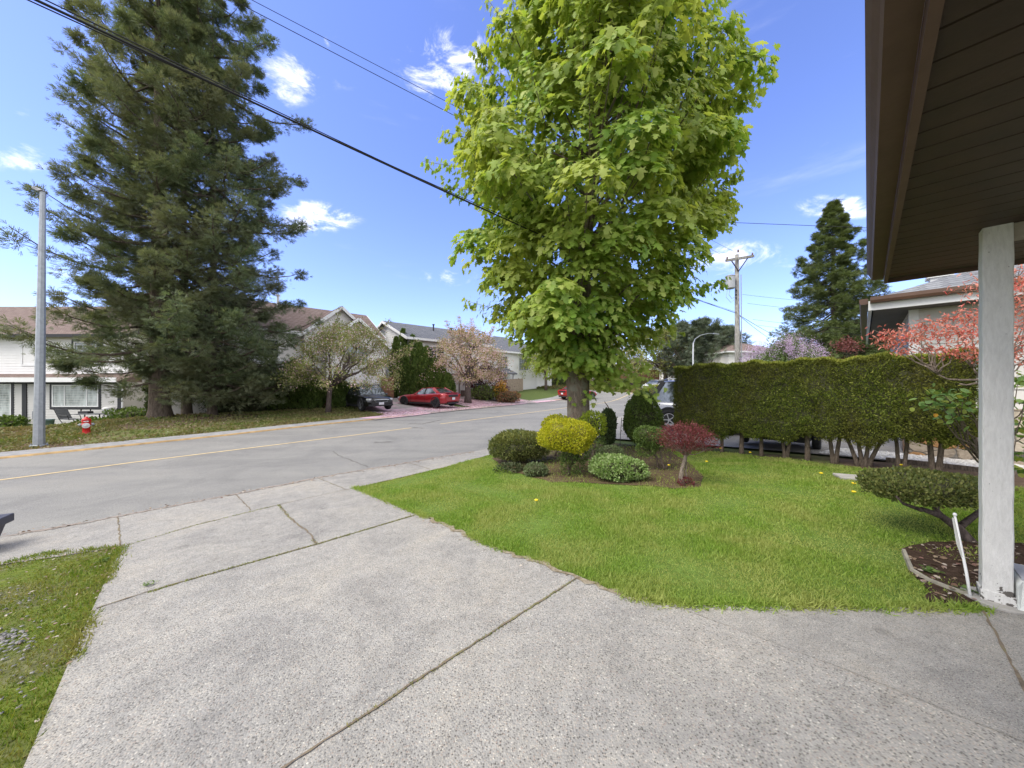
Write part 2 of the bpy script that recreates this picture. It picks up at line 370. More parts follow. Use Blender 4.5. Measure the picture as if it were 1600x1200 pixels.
def ribbon(name, pts, w, off, mat, step=.12, wob=0, seed=1, h=0):
    """narrow strip along pts on the terrain"""
    r_ = random.Random(seed); pl = resample(pts, step); vs = []; fs = []
    for i, p in enumerate(pl):
        a = pl[max(0, i-1)]; b = pl[min(len(pl)-1, i+1)]; dx, dy = b[0]-a[0], b[1]-a[1]; l = math.hypot(dx, dy) or 1
        nx, ny = -dy/l, dx/l; jx = r_.uniform(-wob, wob); ww = w*(1 + (r_.uniform(-.5, .5) if wob else 0))
        for k in ((-.5, .5) if not h else (-.5, -.35, .35, .5)):
            x, y = p[0]+nx*(ww*k+jx), p[1]+ny*(ww*k+jx)
            vs.append((x, y, G(x, y)+off+(h if abs(k) < .4 else 0)))
    m = 2 if not h else 4
    for i in range(len(pl)-1):
        for k in range(m-1): fs.append((i*m+k+1, i*m+k, (i+1)*m+k, (i+1)*m+k+1))
    me = bpy.data.meshes.new(name); me.from_pydata(vs, [], fs); me.update()
    return tag(link(name, me, mat), kind='structure')

# ============================================================ THE SETTING
m_ground = groundmat('ground_grass', [(.3, (.05, .075, .02)), (.7, (.11, .14, .045))], 6, bst=.6)
m_lawn = groundmat('lawn_soil', [(.3, (.07, .11, .02)), (.6, (.12, .19, .035)), (.8, (.17, .22, .06))], 14, bst=.8)
m_verge = groundmat('verge_grass', [(.3, (.075, .085, .025)), (.55, (.13, .15, .045)), (.8, (.20, .18, .09))], 9,
                    [(.3, (.085, .055, .035)), (.6, (.16, .11, .075)), (.8, (.22, .17, .11))], .42)
m_moss = groundmat('moss_gravel', [(.3, (.05, .075, .012)), (.55, (.11, .14, .02)), (.8, (.20, .21, .05))], 16,
                   [(.3, (.06, .06, .03)), (.55, (.12, .125, .05)), (.8, (.24, .21, .15))], 1.6)
m_soil = groundmat('bed_soil', [(.3, (.03, .019, .012)), (.55, (.065, .04, .027)), (.8, (.13, .09, .065))], 22, bst=1, bdist=.03)
m_drysoil = groundmat('dry_soil', [(.3, (.06, .04, .022)), (.55, (.12, .085, .05)), (.75, (.10, .12, .035))], 14, bst=1, bdist=.03)
m_drive = aggregate('exposed_aggregate', 1.04)
m_path = aggregate('smooth_concrete', 1.04, 1.01, sc=190)
m_pave = aggregate('pavement_concrete', 1.04, sc=130)
m_road = asphalt('road_asphalt')
m_farpave = simple('old_pavement', (.25, .245, .24), .9, var=.25, vs=4, bst=.3)
m_kerb = simple('ochre_kerb', (.33, .22, .10), .9, var=.35, vs=5, bst=.3)
m_line = simple('yellow_line', (.52, .40, .22), .85, var=.22, vs=9, bst=.2)
m_joint = groundmat('joint_dirt', [(.35, (.10, .085, .065)), (.52, (.19, .15, .11)), (.66, (.17, .17, .07))], 9, bst=.4)
m_crack = simple('dark_crack', (.135, .128, .115), .95, var=.3)
m_pinkdrive = groundmat('petal_strewn_drive', [(.3, (.22, .20, .19)), (.6, (.33, .30, .29)), (.75, (.42, .36, .36))], 5,
                        [(.3, (.46, .27, .34)), (.6, (.62, .42, .49)), (.8, (.67, .51, .56))], .33, bst=.2)
def axis(v0=-900, v1=900):
    a = list(np.arange(-60, 90.1, 1.25)); o = []
    x = -60.
    while x > v0: x -= max(1.3, abs(x+55)*.2); o.append(x)
    a = o[::-1]+a; x = 90.
    while x < v1: x += max(1.3, abs(x-85)*.2); a.append(x)
    return a
AX = axis(); nx_ = len(AX)
V = [(x, y, G(x, y)-.06) for y in AX for x in AX]
Fc = [(j*nx_+i, j*nx_+i+1, (j+1)*nx_+i+1, (j+1)*nx_+i) for j in range(nx_-1) for i in range(nx_-1)]
me = bpy.data.meshes.new('ground'); me.from_pydata(V, [], Fc); me.update(); me.polygons.foreach_set('use_smooth', [True]*len(Fc))
tag(link('ground', me, m_ground), kind='structure')

near = [gnd(x, y) for x, y in ((25, 835), (173, 809), (360, 773), (520, 742), (640, 722), (740, 705))]
far_ = [gnd(x, y) for x, y in ((0, 715), (357, 679), (582, 655), (700, 642), (820, 630), (880, 623))]
s0, d0 = sd_of(*near[0]); near = [SD(-70, d0+.2)[:2], SD(-20, d0+.1)[:2]] + near + [SD(s, d)[:2] for s, d in ((14, 8.3), (20, 10), (30, 13.2), (44, 17.2), (60, 21), (90, 27), (140, 33))]
s1, d1 = sd_of(*far_[0]); far_ = [SD(-70, d1-.2)[:2], SD(-20, d1-.1)[:2]] + far_ + [SD(s, d)[:2] for s, d in ((44, 27), (60, 31), (90, 37), (140, 43))]
drape('road', near+far_[::-1], -.03, m_road, 1.0)
# centre line in two lengths
c1 = [gnd(x, y) for x, y in ((0, 748), (210, 720.5), (420, 695), (560, 678), (643, 667.5))]
c2 = [gnd(x, y) for x, y in ((688, 661.5), (820, 645), (885, 636.5), (943, 629))]
q0 = sd_of(*c1[0])
ribbon('centre_line', [SD(-60, q0[1]+.1)[:2]]+c1, .11, -.024, m_line, .5)
ribbon('centre_line', c2+[SD(40, 20.2)[:2], SD(60, 26)[:2]], .12, -.024, m_line, .5)
for k, pts in enumerate([((520, 703), (528, 710), (560, 722), (575, 728)), ((640, 661), (660, 661.5), (690, 655)), ((585, 690), (612, 689)), ((645, 667), (662, 668))]):
    ribbon('road_crack', [gnd(*p) for p in pts], .025 if k < 1 else .14, -.025, m_crack, .15, .03, k)
# far side: concrete pavement, ochre kerb, verge
def off_line(pts, o):
    out = []
    for i, p in enumerate(pts):
        a = pts[max(0, i-1)]; b = pts[min(len(pts)-1, i+1)]; dx, dy = b[0]-a[0], b[1]-a[1]; l = math.hypot(dx, dy)
        out.append((p[0]-dy/l*o, p[1]+dx/l*o))
    return out
drape('far_pavement', off_line(far_, .16)+off_line(far_, 1.25)[::-1], .0, m_farpave, 1.)
ribbon('far_kerb', off_line(far_, .06), .26, -.028, m_kerb, .4, h=.035)
vg = [SD(-60, 17.3)[:2], SD(-20, 17.2)[:2]]+off_line(far_, 1.2)[2:5]+[SD(8.4, 19.3)[:2], SD(8.4, 26)[:2], SD(3, 27)[:2], SD(-1, 33)[:2], SD(-60, 33)[:2]]
drape('verge', vg, -.02, m_verge, .8)
drape('house_driveway', [SD(8.2, 18.6)[:2], SD(15.2, 19.6)[:2], SD(15, 28)[:2], SD(8.2, 28)[:2]], -.012, m_pinkdrive, .6)
drape('house_driveway', [SD(16, 19.8)[:2], SD(24.5, 22.1)[:2], SD(24.3, 27)[:2], SD(16, 27)[:2]], -.012, m_pinkdrive, .6)
drape('petal_shoulder', off_line(far_, -.35)[4:8]+[SD(27, 22.2)[:2]]+off_line(far_, 1.2)[4:7][::-1], .006, m_pinkdrive, .6, .08, 4)
# near side
lawn_far = [gnd(x, y) for x, y in ((555, 762), (690, 731), (770, 709))]
pav_in = [gnd(-250, 945), gnd(0, 882), gnd(188, 855), gnd(308, 820), gnd(435, 789)]+lawn_far
sd3 = [sd_of(*p) for p in lawn_far]
lawn_far.append(SD(8.9, 6.3)[:2])
pav = [SD(-40, 6.2)[:2]]+pav_in+[SD(8.9, 6.3)[:2], SD(14, 7.0)[:2], SD(20, 8.6)[:2]]
npv = [p for p in near if sd_of(*p)[0] < 21]
drape('pavement', pav+npv[::-1][:-1]+[SD(-40, 7.5)[:2]], -.004, m_pave, .7)
for a, b in (((184, 808), (189, 852)), ((368, 772), (393, 797)), ((495, 746), (540, 764)), ((640, 723), (672, 733))):
    ribbon('pavement_joint', [gnd(*a), gnd(*b)], .014, .001, m_joint, .1, .008)
ribbon('pavement_joint', pav_in[1:-1], .014, .003, m_joint, .1, .014, 3)
ribbon('gutter_litter', [near[0]]+near[2:8], .07, .001, groundmat('litter', [(.35, (.17, .13, .10)), (.5, (.27, .23, .20)), (.7, (.33, .29, .26))], 14), .1, .035, 5)
L0 = gnd(188, 855); L1 = gnd(65, 1133)
dl = (L1[0]-L0[0], L1[1]-L0[1]); L2 = (L0[0]+dl[0]*2.2, L0[1]+dl[1]*2.2)
lawn_edge_px = [(555, 762), (600, 780), (640, 797), (690, 819), (735, 838), (820, 873), (905, 900), (960, 926), (1010, 939), (1060, 944), (1200, 947), (1440, 949), (1535, 952)]
lawn_edge = [gnd(*p) for p in lawn_edge_px]
dr = [L0, gnd(308, 820), gnd(435, 789)]+lawn_edge+[(9, 1.4), (9, -6), (L2[0], -6), L2, L1]
drape('driveway', dr, 0, m_drive, .4)
pth = [gnd(*p) for p in ((1075, 955), (1300, 956), (1560, 958))]+[(8, 1.35), (8, .2), gnd(1600, 1160), gnd(1330, 1050)]
drape('path', pth, .003, m_path, .4)
lawn = lawn_edge[:-1]+[gnd(1560, 952), (5.2, 1.9), (7.5, 3.3), SD(8.5, -2.2)[:2], SD(8.9, 2.5)[:2], SD(8.9, 6.3)[:2]]+lawn_far[:-1][::-1][:-1]
drape('lawn', lawn, -.012, m_lawn, .35)
ribbon('lawn_edge_dirt', lawn_edge[1:9], .05, .0045, groundmat('edge_litter', [(.35, (.14, .11, .07)), (.5, (.24, .20, .14)), (.7, (.33, .30, .24))], 20), .05, .035, 7)
drape('left_lawn', [gnd(-250, 945), gnd(0, 882), gnd(60, 866), L0, L1, L2, (-9, -2), (-11, 2)], -.008, m_moss, .3)
drape('hedge_bed', [SD(8.6, 3.7)[:2], SD(9.4, 3.8)[:2], SD(9.7, -2.6)[:2], SD(8.45, -2.4)[:2]], -.006, m_verge, .3, .05, 2)
drape('neighbour_driveway', [SD(9.8, 7)[:2], SD(15.5, 7.6)[:2], SD(15.5, -1)[:2], SD(9.8, -1.4)[:2]], .0, m_pave, .7)
isl = [gnd(*p) for p in ((770, 716), (800, 737), (860, 752), (960, 757), (1010, 757), (1050, 763), (1095, 760), (1100, 745), (1075, 722), (1040, 700), (960, 692), (880, 692), (810, 700))]
drape('shrub_bed', isl, -.003, m_drysoil, .2, .05, 3)
bedpts = [gnd(*p) for p in ((1410, 858), (1440, 848), (1500, 846), (1600, 850), (1720, 870), (1720, 945), (1535, 946), (1470, 946), (1440, 935), (1450, 922), (1425, 895))]
drape('corner_bed', bedpts, .004, m_soil, .12, .02, 3)
drape('white_gravel', [SD(9.9, .6)[:2], SD(11.0, .3)[:2], SD(11.0, -3)[:2], SD(9.7, -3)[:2]], .006,
      groundmat('white_gravel', [(.35, (.20, .19, .17)), (.5, (.55, .53, .50)), (.7, (.75, .73, .70))], 22, bst=1, bdist=.04), .3)
for k, (pts, w_) in enumerate([([(905, 901), (820, 955), (735, 1010), (640, 1071), (545, 1134), (440, 1202), (300, 1290)], .011),
                              ([(150, 951), (230, 925), (300, 905), (400, 877), (497, 850), (560, 831), (645, 806)], .015),
                              ([(436, 789), (447, 803), (462, 818), (480, 830), (494, 850)], .016),
                              ([(1537, 955), (1560, 1000), (1600, 1076), (1660, 1180)], .012)]):
    ribbon('driveway_joint', [gnd(*p) for p in pts], w_, .0055, m_joint, .05, .005 if k != 2 else .012, k)

# ---------------------------------------------------------- grass, weeds, petals (uncountable)
m_blade = leafmat('grass_blades', [(.14, .235, .028), (.195, .32, .04), (.26, .385, .06), (.35, .43, .10)], .42, big=(1.7, (.43, .43, .15)))
m_blade2 = leafmat('moss_blades', [(.07, .14, .012), (.14, .22, .02), (.24, .28, .045), (.20, .17, .06)], .35, big=(1.5, (.30, .26, .09)))
m_blade3 = leafmat('verge_blades', [(.07, .12, .02), (.12, .17, .03), (.19, .22, .06), (.24, .19, .09)], .3, big=(.6, (.24, .17, .10)))
Gv = np.vectorize(G)
def grass(name, poly, n, h, wid, mat, label, seed, holes=(), near_=3.0, p=1.25, minp=.1, lean=.5):
    rs = np.random.RandomState(seed); xs = [q[0] for q in poly]; ys = [q[1] for q in poly]; P = np.zeros((0, 2))
    while len(P) < n:
        q = rs.uniform((min(xs), min(ys)), (max(xs), max(ys)), (n*4, 2)); dd = np.hypot(q[:, 0], q[:, 1])
        k = inpoly(q[:, 0], q[:, 1], poly) & (rs.rand(len(q)) < np.clip((near_/dd)**p, minp, 1)) & (q[:, 1] > .3)
        for hpoly, pr in holes: k &= ~(inpoly(q[:, 0], q[:, 1], hpoly) & (rs.rand(len(q)) < pr))
        P = np.vstack([P, q[k]])
    P = P[:n]; dd = np.hypot(P[:, 0], P[:, 1]); z = Gv(P[:, 0], P[:, 1])-.015
    clump = .75+.5*(np.sin(P[:, 0]*3.1+1.3*np.sin(P[:, 1]*2.3))*np.sin(P[:, 1]*2.7+np.sin(P[:, 0]*1.9)))
    D = np.c_[rs.normal(0, lean, (n, 2)), np.ones(n)]; Nn = np.c_[rs.normal(size=(n, 2)), rs.normal(size=n)*.3]
    o = cards(name, np.c_[P, z], D, Nn, h*rs.uniform(.5, 1.25, n)*clump, mat, None, 'blade', wid*np.maximum(1, dd/3.2)*rs.uniform(.7, 1.3, n))
    return tag(o, label, 'grass', kind='stuff')
grass('lawn_grass', lawn, 210000, .046, .0046, m_blade, 'short bright green grass of the front lawn', 1, [(isl, .86), (bedpts, .97)])
grass('patch_grass', [gnd(-250, 945), gnd(0, 882), gnd(60, 866), L0, L1, L2, (-9, -2), (-11, 2)], 85000, .038, .0055, m_blade2, 'mossy yellow green grass left of the driveway', 2,
      [([gnd(-60, 990), gnd(40, 980), gnd(55, 1005), gnd(20, 1035), gnd(-80, 1050)], .7)])
grass('verge_grass', vg, 60000, .11, .011, m_blade3, 'patchy worn grass of the verge across the road', 3,
      [([gnd(205, 660), gnd(330, 640), gnd(430, 655), gnd(300, 672), gnd(150, 695), gnd(60, 700)], .7)], 14, 1.2, .05, .6)
grass('bank_grass', [(3, 44), (26, 44), (26, 60), (0, 60)], 12000, .2, .06, m_blade3, 'rough grass on the bank at the end of the road', 4, (), 40, .2, .2, .6)
grass('path_weeds', [gnd(1440, 935), gnd(1560, 935), gnd(1570, 850), gnd(1430, 860)], 900, .05, .008, m_blade, 'small weeds in the corner bed', 5)
# grass and moss growing in the joints and along edges
def edge_tufts(name, pts, n, w_, h, wid, mat, label, seed):
    rs = np.random.RandomState(seed); pl = np.array(resample(pts, .03)); k = rs.randint(0, len(pl), n)
    m_ = (np.sin(k*.11+seed)+np.sin(k*.037)) > -.3; k = k[m_]
    P = pl[k]+rs.normal(0, w_, (len(k), 2)); z = Gv(P[:, 0], P[:, 1])
    D = np.c_[rs.normal(0, .8, (len(k), 2)), np.ones(len(k))]
    return tag(cards(name, np.c_[P, z], D, rs.normal(size=(len(k), 3)), h*rs.uniform(.4, 1.3, len(k)), mat, None, 'blade', wid), label, 'grass', kind='stuff')
edge_tufts('joint_moss', [gnd(*p) for p in ((150, 951), (300, 905), (497, 850), (645, 806))], 1500, .009, .016, .005, m_blade2, 'moss growing in the long driveway joint', 11)
edge_tufts('joint_moss', [gnd(*p) for p in ((905, 901), (735, 1010), (545, 1134))], 500, .006, .014, .004, m_blade2, 'moss in the diagonal joint near the camera', 12)
edge_tufts('joint_moss', [gnd(*p) for p in ((188, 855), (308, 820), (435, 789), (447, 803), (494, 850))], 700, .010, .018, .005, m_blade2, 'moss between the driveway and the pavement', 13)
edge_tufts('edge_grass', lawn_edge, 9000, .03, .05, .006, m_blade, 'grass spilling over the driveway edge', 14)
edge_tufts('edge_grass', [gnd(0, 882), gnd(60, 866), L0, L1, L2], 5000, .03, .035, .007, m_blade2, 'ragged grass along the left driveway edge', 15)
def litter(name, region, n, size, mat, label, cat, seed, up=.01, tilt=.4, tpl='oval'):
    rs = np.random.RandomState(seed); xs = [q[0] for q in region]; ys = [q[1] for q in region]
    q = rs.uniform((min(xs), min(ys)), (max(xs), max(ys)), (n*5, 2)); q = q[inpoly(q[:, 0], q[:, 1], region)][:n]
    z = Gv(q[:, 0], q[:, 1])+up*rs.rand(len(q))+.004
    a = rs.rand(len(q))*6.28; D = np.c_[np.cos(a), np.sin(a), rs.normal(0, tilt*.4, len(q))]
    Nn = np.c_[rs.normal(0, tilt, (len(q), 2)), np.ones(len(q))]
    return tag(cards(name, np.c_[q, z], D, Nn, size*rs.uniform(.5, 1.3, len(q)), mat, None, tpl), label, cat, kind='stuff')
m_petal = leafmat('pink_petals', [(.58, .42, .48), (.68, .53, .58), (.50, .34, .40)], .2)
m_litter = leafmat('dead_leaves', [(.14, .08, .05), (.27, .2, .13), (.42, .37, .31), (.2, .1, .08)], .1)
litter('petals', [SD(7.5, 17.6)[:2], SD(16, 19.6)[:2], SD(15, 22)[:2], SD(8.5, 21)[:2]], 3000, .09, m_petal, 'pink cherry petals round the black car', 'petals', 21)
litter('petals', [SD(16, 20)[:2], SD(25, 22)[:2], SD(23, 26)[:2], SD(16, 25)[:2]], 3500, .10, m_petal, 'pink cherry petals under the second cherry tree', 'petals', 22)
litter('fallen_leaves', lawn_edge[:7]+[gnd(905, 912), gnd(820, 888), gnd(735, 852), gnd(640, 809), gnd(560, 772)], 260, .022, m_litter, 'dry leaf scraps along the lawn edge', 'leaves', 23)
litter('fallen_leaves', [gnd(0, 884), gnd(188, 858), gnd(150, 960), gnd(65, 1133), gnd(-60, 1133)], 120, .024, m_litter, 'dry leaves on the left grass patch', 'leaves', 24, .03)
litter('fallen_leaves', [gnd(0, 836), gnd(520, 742), gnd(740, 706), gnd(742, 709), gnd(520, 746), gnd(0, 842)], 900, .035, m_litter, 'dry leaves in the near gutter', 'leaves', 25)
litter('fallen_leaves', [gnd(60, 700), gnd(330, 640), gnd(470, 655), gnd(300, 675), gnd(120, 700)], 800, .05, m_litter, 'brown needles and leaves under the fir trees', 'leaves', 26, .03)
litter('fallen_leaves', bedpts, 260, .04, m_litter, 'dry leaves on the corner bed', 'leaves', 27, .02)
def pebbles(name, region, n, r0, mat, label, seed):
    rs = np.random.RandomState(seed); xs = [q[0] for q in region]; ys = [q[1] for q in region]
    q = rs.uniform((min(xs), min(ys)), (max(xs), max(ys)), (n*6, 2)); q = q[inpoly(q[:, 0], q[:, 1], region)][:n]
    t = np.array([(1,0,0),(-1,0,0),(0,1,0),(0,-1,0),(0,0,1),(.6,.6,.6),(-.6,.6,.6),(.6,-.6,.6),(-.6,-.6,.6)])
    f = [(0,5,4,7),(2,6,4,5),(1,8,4,6),(3,7,4,8),(0,2,5),(2,1,6),(1,3,8),(3,0,7)]
    k = len(q); s = r0*rs.uniform(.5, 1.4, (k, 3))*(1, 1, .55); a = rs.rand(k)*6.28
    tv = t[None]*s[:, None]*rs.uniform(.8, 1.2, (k, 9, 1)); ca, sa = np.cos(a)[:, None], np.sin(a)[:, None]
    V = np.stack([tv[..., 0]*ca-tv[..., 1]*sa, tv[..., 0]*sa+tv[..., 1]*ca, tv[..., 2]], -1)+np.c_[q, Gv(q[:, 0], q[:, 1])+.004][:, None]
    fl = np.array([i for g in f for i in g]); ct = np.array([len(g) for g in f])
    o = npmesh(name, V.reshape(-1, 3), ((np.arange(k)*9)[:, None]+fl[None]).ravel(), np.tile(ct, k), mat)
    return tag(o, label, 'gravel', kind='stuff')
m_grey_stone = leafmat('grey_pebble', [(.08, .078, .075), (.15, .146, .142), (.22, .21, .20), (.15, .13, .11)], 0)
m_white_stone = leafmat('white_pebble', [(.5, .48, .45), (.75, .73, .7), (.62, .6, .57)], 0)
pebbles('gravel', [gnd(-60, 900), gnd(90, 930), gnd(110, 985), gnd(70, 1110), gnd(-80, 1160)], 120, .009, m_grey_stone, 'grey gravel scattered through the left grass', 31)
pebbles('gravel', [gnd(-60, 990), gnd(40, 985), gnd(60, 1010), gnd(20, 1030), gnd(-80, 1040)], 150, .012, m_grey_stone, 'denser grey gravel patch in the left grass', 32)
pebbles('gravel', [SD(9.9, .7)[:2], SD(10.9, .4)[:2], SD(10.9, -3)[:2], SD(9.7, -3)[:2]], 2500, .03, m_white_stone, 'white gravel strip by the stone wall', 33)

# ============================================================ VEGETATION
def poly_path(a, b, r_, n=5, wob=.06, sag=0):
    a, b = Vector(a), Vector(b); l = (b-a).length; out = []
    for i in range(n+1):
        t = i/n; p = a.lerp(b, t)
        if 0 < i < n: p += Vector((r_.uniform(-1, 1), r_.uniform(-1, 1), r_.uniform(-1, 1)))*wob*l
        p.z += sag*l*4*t*(1-t); out.append(p)
    return out
m_fir_bark = barkmat('fir_bark', (.12, .095, .075), 5)
m_maple_bark = barkmat('maple_bark', (.17, .135, .105), 9, (.20, .19, .15))
m_cherry_bark = barkmat('cherry_bark', (.115, .09, .08), 9)
m_hedge_bark = barkmat('hedge_bark', (.15, .118, .092), 14)
m_twig = barkmat('pale_twig', (.27, .22, .18), 20)

# ---- broad maple in the lawn
def maple():
    rs = np.random.RandomState(5); r_ = random.Random(5)
    bx, by = gnd(905, 712); bz = G(bx, by)
    root = empty('maple_tree', (bx, by, bz), 0, 'large bright green maple with a thick trunk in the front lawn', 'tree')
    t = MB()
    ax = lambda z: Vector(((.12*math.sin(z*.5) - .06*z if z < 2 else .12*math.sin(z*.5)-.12+.05*(z-2)), 0, z))
    def axis_(z):
        if z < 2.2: return Vector((-.02*z, 0, z))
        return Vector((-.044+(z-2.2)*.075, .02*(z-2), z))
    zs = [-.15, .1, .35, .8, 1.3, 1.9, 2.5, 3.3, 4.2, 5.2, 6.4, 7.8, 9.2, 10.5]
    rad = [.40, .33, .285, .262, .262, .275, .285, .23, .19, .155, .12, .085, .05, .02]
    t.tube([axis_(z) for z in zs], rad, 22)
    b = bmesh_displace(t, .012, 9)
    t.build('trunk', m_maple_bark, root, True)
    R_prof = [(2.0, .5), (2.5, 1.15), (3.1, 1.8), (4.2, 2.35), (5.5, 2.75), (7.0, 3.05), (8.3, 2.95), (9.6, 2.3), (10.8, 1.3), (11.7, .3)]
    zz, rr = zip(*R_prof)
    P = []; D = []; Nn = []; S = []; br = MB()
    def leaf(p, o, s_, dn=.7):
        P.append(p); D.append(o*r_.uniform(.2, .8)+Vector((r_.gauss(0, .33), r_.gauss(0, .33), -r_.uniform(dn-.5, dn+.5))))
        Nn.append(o*r_.uniform(.4, 1.0)+Vector((r_.gauss(0, .28), r_.gauss(0, .28), r_.uniform(.45, 1.0)))); S.append(s_)
    def limb(c, th=.04):
        z0 = max(2.0, c.z-math.hypot(c.x, c.y)*r_.uniform(.5, .9)-.3); st = axis_(z0); mid = st.lerp(c, .5)+Vector((0, 0, .12))
        br.tube([st, st.lerp(mid, .5), mid, mid.lerp(c, .6), c], [th, th*.75, th*.5, th*.3, .006], 5)
    def clump(c, o, R1, n):
        """layered dome of leaves that droops over its outer edge"""
        sdv = Vector((-o.y, o.x, 0))
        for _ in range(n):
            a = r_.uniform(-2.2, 2.2)*(1 if r_.random() < .8 else 1.4); q = math.sqrt(r_.random())
            rad_ = R1*q; h = .30*R1*(1-q*q)*1.3-(.55*R1*max(0, q-.55)/.45*r_.random())
            lay = r_.choice((0, 0, 0, -.14, -.3))*R1
            leaf(c+o*(math.cos(a)*rad_)+sdv*(math.sin(a)*rad_)+Vector((0, 0, h+lay)), (o*(math.cos(a)+.5)+sdv*math.sin(a)).normalized(), r_.uniform(.105, .19))
    def shoot(st, tip, n, w0):
        br.tube([st, st.lerp(tip, .5)+Vector((0, 0, .04)), tip], [.012, .008, .003], 4)
        o = (tip-axis_(tip.z)); o.z = 0; o = o.normalized() if o.length > .05 else Vector((1, 0, 0))
        for _ in range(n):
            q = r_.random()**.8; w_ = w0*(1.1-q)+.05
            leaf(st.lerp(tip, q)+Vector((r_.gauss(0, w_), r_.gauss(0, w_), r_.gauss(-.03, w_))), o, r_.uniform(.10, .17)*(1.15-.4*q), .9)
    N1 = 190
    for i in range(N1):
        z1 = 2.1+10.1*(i+.5)/N1+r_.uniform(-.15, .15); r0 = float(np.interp(z1, zz, rr)); az = i*2.39996+r_.uniform(-.35, .35)
        o = Vector((math.cos(az), math.sin(az), 0)); f = r_.choice((.62, .78, .90, .98, 1.08))
        R1 = r_.uniform(.42, .78)*(.7 if z1 < 3 else 1); c = axis_(z1)+o*max(.1, r0*f-R1*.45)
        if i % 2: limb(c)
        clump(c, o, R1, int(185*R1*R1/.36))
    for i in range(6500):    # inner leaves
        z1 = r_.uniform(2.1, 11.6); r0 = float(np.interp(z1, zz, rr)); az = r_.uniform(0, 6.283); o = Vector((math.cos(az), math.sin(az), 0))
        leaf(axis_(z1)+o*r0*math.sqrt(r_.uniform(.08, .72)), o, r_.uniform(.10, .17))
    for i in range(84):      # upright and outward shoots
        z1 = r_.uniform(4.5, 11.5); r0 = float(np.interp(z1, zz, rr)); az = i*2.39996; o = Vector((math.cos(az), math.sin(az), 0))
        st = axis_(z1)+o*r0*.8; shoot(st, st+o*r_.uniform(.3, .8)+Vector((0, 0, r_.uniform(.35, 1.0))), 55, .13)
    for (px, py, n) in ((660, 252, 42), (716, 122, 60), (745, 75, 60), (800, 55, 60), (1182, 146, 70), (1164, 103, 60), (1158, 268, 50), (1150, 322, 45), (728, 470, 40), (1135, 440, 45), (1062, 515, 30), (690, 205, 45), (1125, 80, 60), (690, 290, 40), (1140, 190, 60)):
        Z = by+r_.uniform(-.5, .3); wp = Vector(ray(px, Z, py=py))-Vector((bx, by, bz)); c = axis_(wp.z-.9)
        d_ = wp-c; r0 = float(np.interp(min(12, max(2, wp.z-.6)), zz, rr)); h_ = math.hypot(d_.x, d_.y); st = c+d_*min(.8, max(.3, (r0*.72)/max(h_, .1)))
        shoot(st, wp, int(n*2.4), .17)
    for i in range(60):     # leaves hanging low to the right of the trunk
        c0 = Vector(ray(925+r_.uniform(-25, 110)*(i/60), by-.25, py=570+r_.uniform(-15, 62)*(i/60)))-Vector((bx, by, bz))
        for _ in range(9): leaf(c0+Vector((r_.gauss(0, .12), r_.gauss(0, .2), r_.gauss(0, .08))), Vector((0, -1, 0)), r_.uniform(.09, .15), .5)
    lm = leafmat('maple_leaves', [(.12, .22, .035), (.19, .32, .05), (.26, .40, .065), (.34, .45, .09), (.44, .50, .15)], .48, .5, .3, big=(.45, (.40, .42, .09)))
    cards('crown', P, D, Nn, S, lm, root, 'maple')
    br.build('branches', m_maple_bark, root, True)
def bmesh_displace(mb, amp, f):
    from mathutils import noise as mn
    mb.v = [tuple(Vector(v)+Vector((v[0], v[1], 0)).normalized()*amp*mn.noise(Vector(v)*f) if (v[0] or v[1]) else v) for v in mb.v]
maple()

